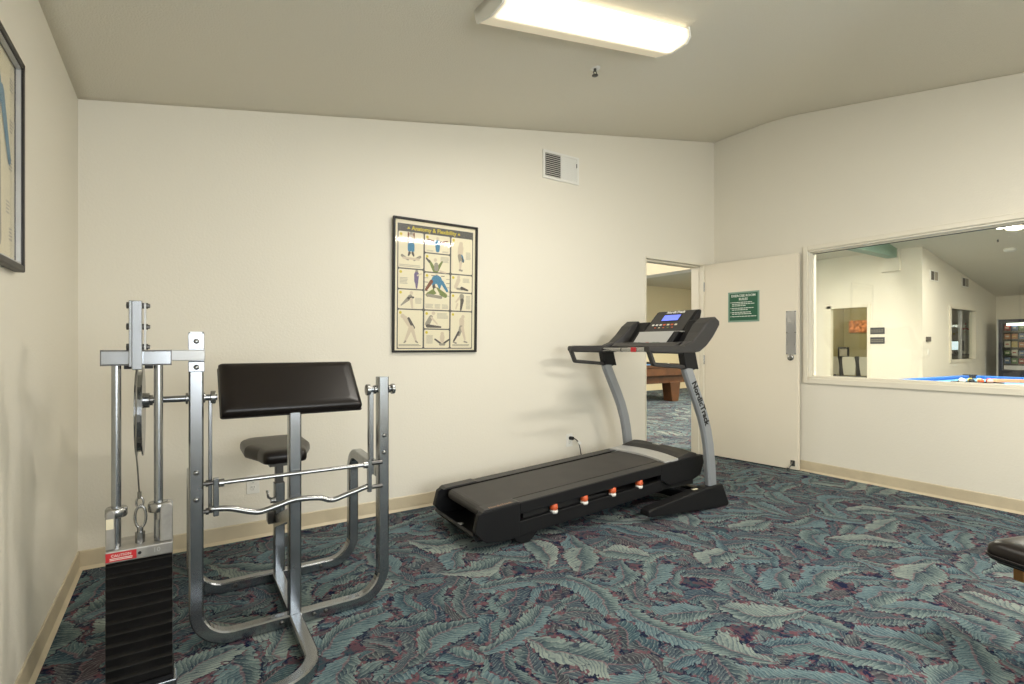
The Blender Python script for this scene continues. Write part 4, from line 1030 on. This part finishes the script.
# office things behind window_3
ct = thing('office_counter', 'counter behind the office window', 'counter', (17.0, 4.75, 0))
part('counter_top', B(-.42, .38, -.46, .8, .96, 1.0), PDARK, ct); part('counter_body', B(-.36, .36, -.42, .76, 0, .96), PGREY, ct)
mo = thing('office_monitor', 'brightly lit monitor behind the office window', 'monitor', (16.85, 4.78, 1.0), math.radians(-75))
part('monitor_body', B(-.15, .15, .0, .03, .08, .34), BLACK, mo); part('screen', B(-.13, .09, -.004, 0, .1, .32), mat('lit_screen', (.6, .75, .8, 1), .4, emit=((.8, .93, 1, 1), 1.0)), mo); part('stand', B(-.06, .06, 0, .06, 0, .1), BLACK, mo)
for (y_, c1, lb) in ((4.94, PYEL, 'yellow patterned poster behind the office window'), (4.74, RED, 'pale red and cream poster behind the office window')):
    r = thing('wall_poster', lb, 'poster', (17.4, y_, 1.48), math.radians(-90))
    part('poster_sheet', B(-.085, .085, -.01, 0, 0, .36), PAPER, r)
    bm = bmesh.new()
    for k in range(9): a = random.uniform(-.08, .04); b_ = random.uniform(.02, .29); box(bm, a, a+random.uniform(.02, .04), -.0125, -.01, b_, b_+random.uniform(.02, .05))
    part('poster_patch', bm, c1, r)
# green beam
struct('trim_3', B(5.3, 12.7, 4.56, 4.75, 3.06, 3.34), GREENB, 'pale green beam across the lounge ceiling')
struct('trim_4', B(12.62, 12.70, 4.52, 4.85, 2.78, 3.23), WALL, 'white box at the beam end')
# lounge ceiling items
def on_lc(x, y): return (x, y, zl_(x))
ax = (17.0, 3.75)
sd = thing('smoke_detector', 'round white smoke detector on the lounge ceiling', 'smoke detector', on_lc(13.56, 3.03)); bm = bmesh.new(); lathe(bm, [(.10, .02), (.10, -.03), (.08, -.05), (.03, -.055)], (0, 0, 0)); part('detector_body', bm, WHITEP, sd)
ls2 = thing('lounge_sprinkler', 'tiny sprinkler on the lounge ceiling before the smoke detector', 'sprinkler', on_lc(12.9, 3.05)); bm = bmesh.new(); cyl(bm, (0, 0, .01), (0, 0, -.045), .013); part('sprinkler_body', bm, DKSTEEL, ls2)
GLOW = mat('lamp_glow', (1, .9, .7, 1), .5, emit=((1, .86, .62, 1), 3))
def flush(x, y, lb, pw_):
    r = thing('flush_light', lb, 'light', on_lc(x, y)); r.rotation_euler = (0, math.atan(.165), 0)
    bm = bmesh.new(); lathe(bm, [(.15, -.004), (.15, -.02), (.13, -.025)], (0, 0, 0)); part('lamp_ring', bm, WHITEP, r)
    bm = bmesh.new(); lathe(bm, [(.13, -.022), (.12, -.045), (.08, -.06), (.03, -.065)], (0, 0, 0)); part('lamp_shade', bm, GLOW, r)
    ld = bpy.data.lights.new('lamp', 'AREA'); ld.shape = 'DISK'; ld.size = .35; ld.energy = pw_; ld.color = (1, .92, .80)
    lo = bpy.data.objects.new('lamp', ld); COL.objects.link(lo); lo.parent = r; lo.location = (0, 0, -.13)
flush(12.27, 2.68, 'round glowing flush light on the lounge ceiling near the window top', 70)
flush(7.2, 1.6, 'added unseen flush light on the lounge ceiling to the right', 420)  # unseen lamp added to brighten the white block wall
flush(14.0, 0.5, 'added unseen flush light on the lounge ceiling deep to the right', 120)  # added out of view to help fill the far lounge
flush(9.6, 4.95, 'added unseen flush light on the lounge ceiling past the green beam', 220)  # put in out of sight to light the block wall, not the side wall

# pool tables
def pool_table(loc, rz, label, dark=True, lx=.95):
    r = thing('pool_table', label, 'pool table', loc, rz)   # local x long side 2.5, y 1.4
    LX, LY = 1.28, .72
    part('bed', B(-LX+.1, LX-.1, -LY+.1, LY-.1, .72, .762), FELT, r)
    bm = bmesh.new()
    for a in ((-LX, LX, LY-.09, LY), (-LX, LX, -LY, -LY+.09)): box(bm, a[0], a[1], a[2], a[3], .74, .80)
    for a in ((-LX, -LX+.09, -LY+.09, LY-.09), (LX-.09, LX, -LY+.09, LY-.09)): box(bm, a[0], a[1], a[2], a[3], .74, .80)
    part('rail', bm, WOOD if not dark else FELTR, r, bevel=.01)
    for sx in (-1, 1):
        for sy in (-1, 1):
            bm = bmesh.new(); cyl(bm, (sx*(LX-.07), sy*(LY-.07), .71), (sx*(LX-.07), sy*(LY-.07), .812), .075, 18); part('pocket', bm, BLACK, r)
            bm = bmesh.new(); prism(bm, [(sx*lx-.17, .42), (sx*lx+.17, .42), (sx*lx+.10, 0), (sx*lx-.10, 0)], sy*.52-.12, sy*.52+.12); part('leg', bm, WOOD, r, bevel=.01)
    bm = bmesh.new(); box(bm, -LX+.02, LX-.02, -LY+.02, LY-.02, .57, .74); box(bm, -LX+.12, LX-.12, -LY+.12, LY-.12, .40, .57); part('apron', bm, WOOD, r, bevel=.008)
    return r
pt1 = pool_table((7.78, 1.87, 0), math.radians(-4.6), 'pool table with bright blue cloth seen through the long window')
pt2 = pool_table((8.38, 8.0, 0), 0, 'wooden pool table with blue cloth seen through the doorway', dark=False, lx=.68)
for (x_, y_, m_, lb) in ((8.95, 7.55, 'orange', 'orange ball on the pool table through the doorway'), (9.12, 7.6, 'white', 'white ball on the pool table through the doorway')):
    bm = bmesh.new(); bmesh.ops.create_uvsphere(bm, u_segments=16, v_segments=10, radius=.029)
    o = part('pool_ball', bm, ORANGE if m_ == 'orange' else WHITEP, smooth=True); o.location = (x_, y_, .792); tag(o, lb, 'ball', 'balls on the far pool table')
# ball tray
ty = thing('ball_tray', 'black tray of pool balls on the blue cloth', 'tray', (7.62, 1.98, .762), math.radians(-57))
part('tray_base', B(-.20, .20, -.12, .12, 0, .012), BLACK, ty, bevel=.004)
bm = bmesh.new()
for a in ((-.20, .20, .105, .12), (-.20, .20, -.12, -.105), (-.20, -.185, -.12, .12), (.185, .20, -.12, .12)): box(bm, *a, .0, .03)
part('tray_rim', bm, BLACK, ty, bevel=.003)
bc = [('white', WHITEP), ('black', BLACK), ('orange', ORANGE), ('pale pink', mat('ball_pink', srgb(240, 180, 160), .2)), ('cream', PAPER), ('yellow', PYEL), ('ivory', mat('ball_ivory', srgb(235, 225, 160), .2)), ('red', RED)]
Mt = Matrix.Translation((7.62, 1.98, 0)) @ Matrix.Rotation(math.radians(-57), 4, 'Z')
for k, (nm, mm) in enumerate(bc):
    bm = bmesh.new(); bmesh.ops.create_uvsphere(bm, u_segments=16, v_segments=10, radius=.029)
    o = part('pool_ball', bm, mm, smooth=True); p_ = Mt @ Vector((-.145+.082*(k % 4)+.02*(k//4), -.05+.09*(k//4), 0)); o.location = (p_.x, p_.y, .774+.029)
    tag(o, nm+' pool ball in the black tray on the blue cloth', 'ball', 'balls in the tray')
tr_ = tag(part('ball_rack', (lambda b: (box(b, -.34, .34, -.03, .03, 0, .04), b)[1])(bmesh.new()), WOODL, bevel=.006), 'long light wooden piece lying on the blue cloth', 'rack'); tr_.location = (8.42, 1.72, .762); tr_.rotation_euler = (0, 0, math.radians(-62))

# vending machine: front faces -x
vm = thing('vending_machine', 'tall dark vending machine with lit snack shelves against the end wall', 'vending machine', (16.45, 3.38, 0))
bm = bmesh.new()
for a in ((.1, .8, .46, .50, 0, 1.83), (.1, .8, -.50, -.46, 0, 1.83), (.1, .8, -.46, .46, 1.75, 1.83), (.1, .8, -.46, .46, 0, .30), (.76, .8, -.46, .46, .3, 1.75)): box(bm, *a)
part('cabinet', bm, BLACKP, vm)
bm = bmesh.new()
for a in ((0, .1, .44, .50, 0, 1.83), (0, .1, -.50, -.22, 0, 1.83), (0, .1, -.22, .44, 1.77, 1.83), (0, .1, -.22, .44, 0, .62)): box(bm, *a)
part('door', bm, mat('vending_navy', srgb(32, 36, 52), .4), vm)
part('edge_strip', B(-.01, .1, .50, .53, 0, 1.84), LSILV, vm)
part('panel', B(-.01, 0, -.18, .40, .64, .74), LSILV, vm)
part('lamp_strip', B(.12, .18, -.20, .38, 1.69, 1.74), mat('vending_lamp', (1, 1, 1, 1), .5, emit=((1, .97, .9, 1), 5)), vm)
part('glass_front', B(.04, .045, -.22, .44, .62, 1.77), GLS, vm)
cols_ = [('red', srgb(165, 70, 62)), ('yellow', srgb(200, 172, 100)), ('blue', srgb(90, 112, 150)), ('orange', srgb(195, 125, 80)), ('brown', srgb(110, 70, 55)), ('pale', srgb(215, 205, 190)), ('green', srgb(110, 135, 95))]
shn = ['lowest', 'second lowest', 'middle', 'second highest', 'highest']
coln = ['far left', 'second from left', 'centre', 'second from right', 'far right']
for k in range(5):
    z_ = .78+.195*k; part('shelf', B(.10, .70, -.46, .46, z_-.02, z_), PDARK, vm)
    for j in range(5):
        nm, cc = random.choice(cols_)
        bm = bmesh.new(); w_ = .052; h_ = random.uniform(.11, .15)
        loft(bm, [[(-.005, -w_, 0), (.005, -w_, 0), (.005, w_, 0), (-.005, w_, 0)], [(-.025, -w_*.95, h_*.3), (.025, -w_*.95, h_*.3), (.025, w_*.95, h_*.3), (-.025, w_*.95, h_*.3)], [(-.022, -w_*.95, h_*.75), (.022, -w_*.95, h_*.75), (.022, w_*.95, h_*.75), (-.022, w_*.95, h_*.75)], [(-.003, -w_, h_), (.003, -w_, h_), (.003, w_, h_), (-.003, w_, h_)]])
        o = part('snack_packet', bm, mat('pack_'+nm, cc, .3)); o.location = (16.45+.16, 3.38+.375-j*.125, z_)
        b2 = bmesh.new(); box(b2, -.0275, -.0255, -.03, .03, h_*.4, h_*.62); part('packet_band', b2, mat('pack_'+random.choice(['pale', 'pale', 'yellow']) if nm != 'pale' else 'pack_red', srgb(215, 205, 190) if nm != 'pale' else srgb(190, 40, 40), .3), o)
        tag(o, f'{nm} snack packet, {coln[j]} on the {shn[k]} shelf of the vending machine', 'snack', 'snacks in the vending machine')

# ---------------------------------------------------------------- added fill lights, world, camera
def area(name, loc, rot, sx, sy, e, col):
    l = bpy.data.lights.new(name, 'AREA'); l.shape = 'RECTANGLE'; l.size = sx; l.size_y = sy; l.energy = e; l.color = col
    o = bpy.data.objects.new(name, l); COL.objects.link(o); o.location = loc; o.rotation_euler = rot; return o
area('front_fill', (1.3, YF-.2, 1.5), (math.radians(90), 0, math.radians(-22)), 2.6, 1.4, 95, (.92, .96, 1.0))  # added fill behind the camera, turned to brighten the right wall
area('lounge_fill', (7.5, -3.4, 1.7), (math.radians(90), 0, 0), 3, 2, 45, (.95, .97, 1.0))  # added fill from the lounge front; that wall has no window
area('hall_warm_fill', (5.0, 5.6, 4.3), (0, math.radians(-20), 0), .6, .6, 40, (1, .80, .48))  # added warm fill past the doorway for the dropped beam and floor
area('west_fill', (2.75, 6.6, 2.6), (0, math.radians(-90), 0), 1.6, 3.0, 60, (1, .97, .90))  # added fill aimed at the block wall; no window in the west wall
area('office_fill', (16.4, 4.9, 2.9), (0, 0, 0), 1, .6, 60, (1, .97, .9))  # added overhead fill so the office behind the glass is less dark
area('olive_fill', (13.9, 5.9, 2.9), (0, 0, 0), .6, .6, 45, (1, .93, .8))  # added to lift the dim chairs in the olive room
area('hall_cool_fill', (5.6, 8.9, 1.8), (math.radians(90), 0, math.radians(-90)), 1.2, 1.4, 15, (.85, .93, 1.0))  # added bluish fill standing free in the hall, no window behind it
w = bpy.data.worlds.new('world'); SC.world = w; w.use_nodes = True
w.node_tree.nodes['Background'].inputs[0].default_value = (.75, .82, .95, 1); w.node_tree.nodes['Background'].inputs[1].default_value = .6
cam = bpy.data.cameras.new('camera'); cam.lens = 18; cam.sensor_width = 36; cam.shift_y = 4/1024; cam.clip_start = .02
co = bpy.data.objects.new('camera', cam); COL.objects.link(co); co.location = (0, 0, 1.2); co.rotation_euler = (math.radians(90), 0, math.radians(-33.2))
SC.camera = co
SC.view_settings.view_transform = 'Standard'; SC.view_settings.look = 'None'; SC.view_settings.gamma = 1; SC.view_settings.exposure = .32
SC.view_settings.use_curve_mapping = False
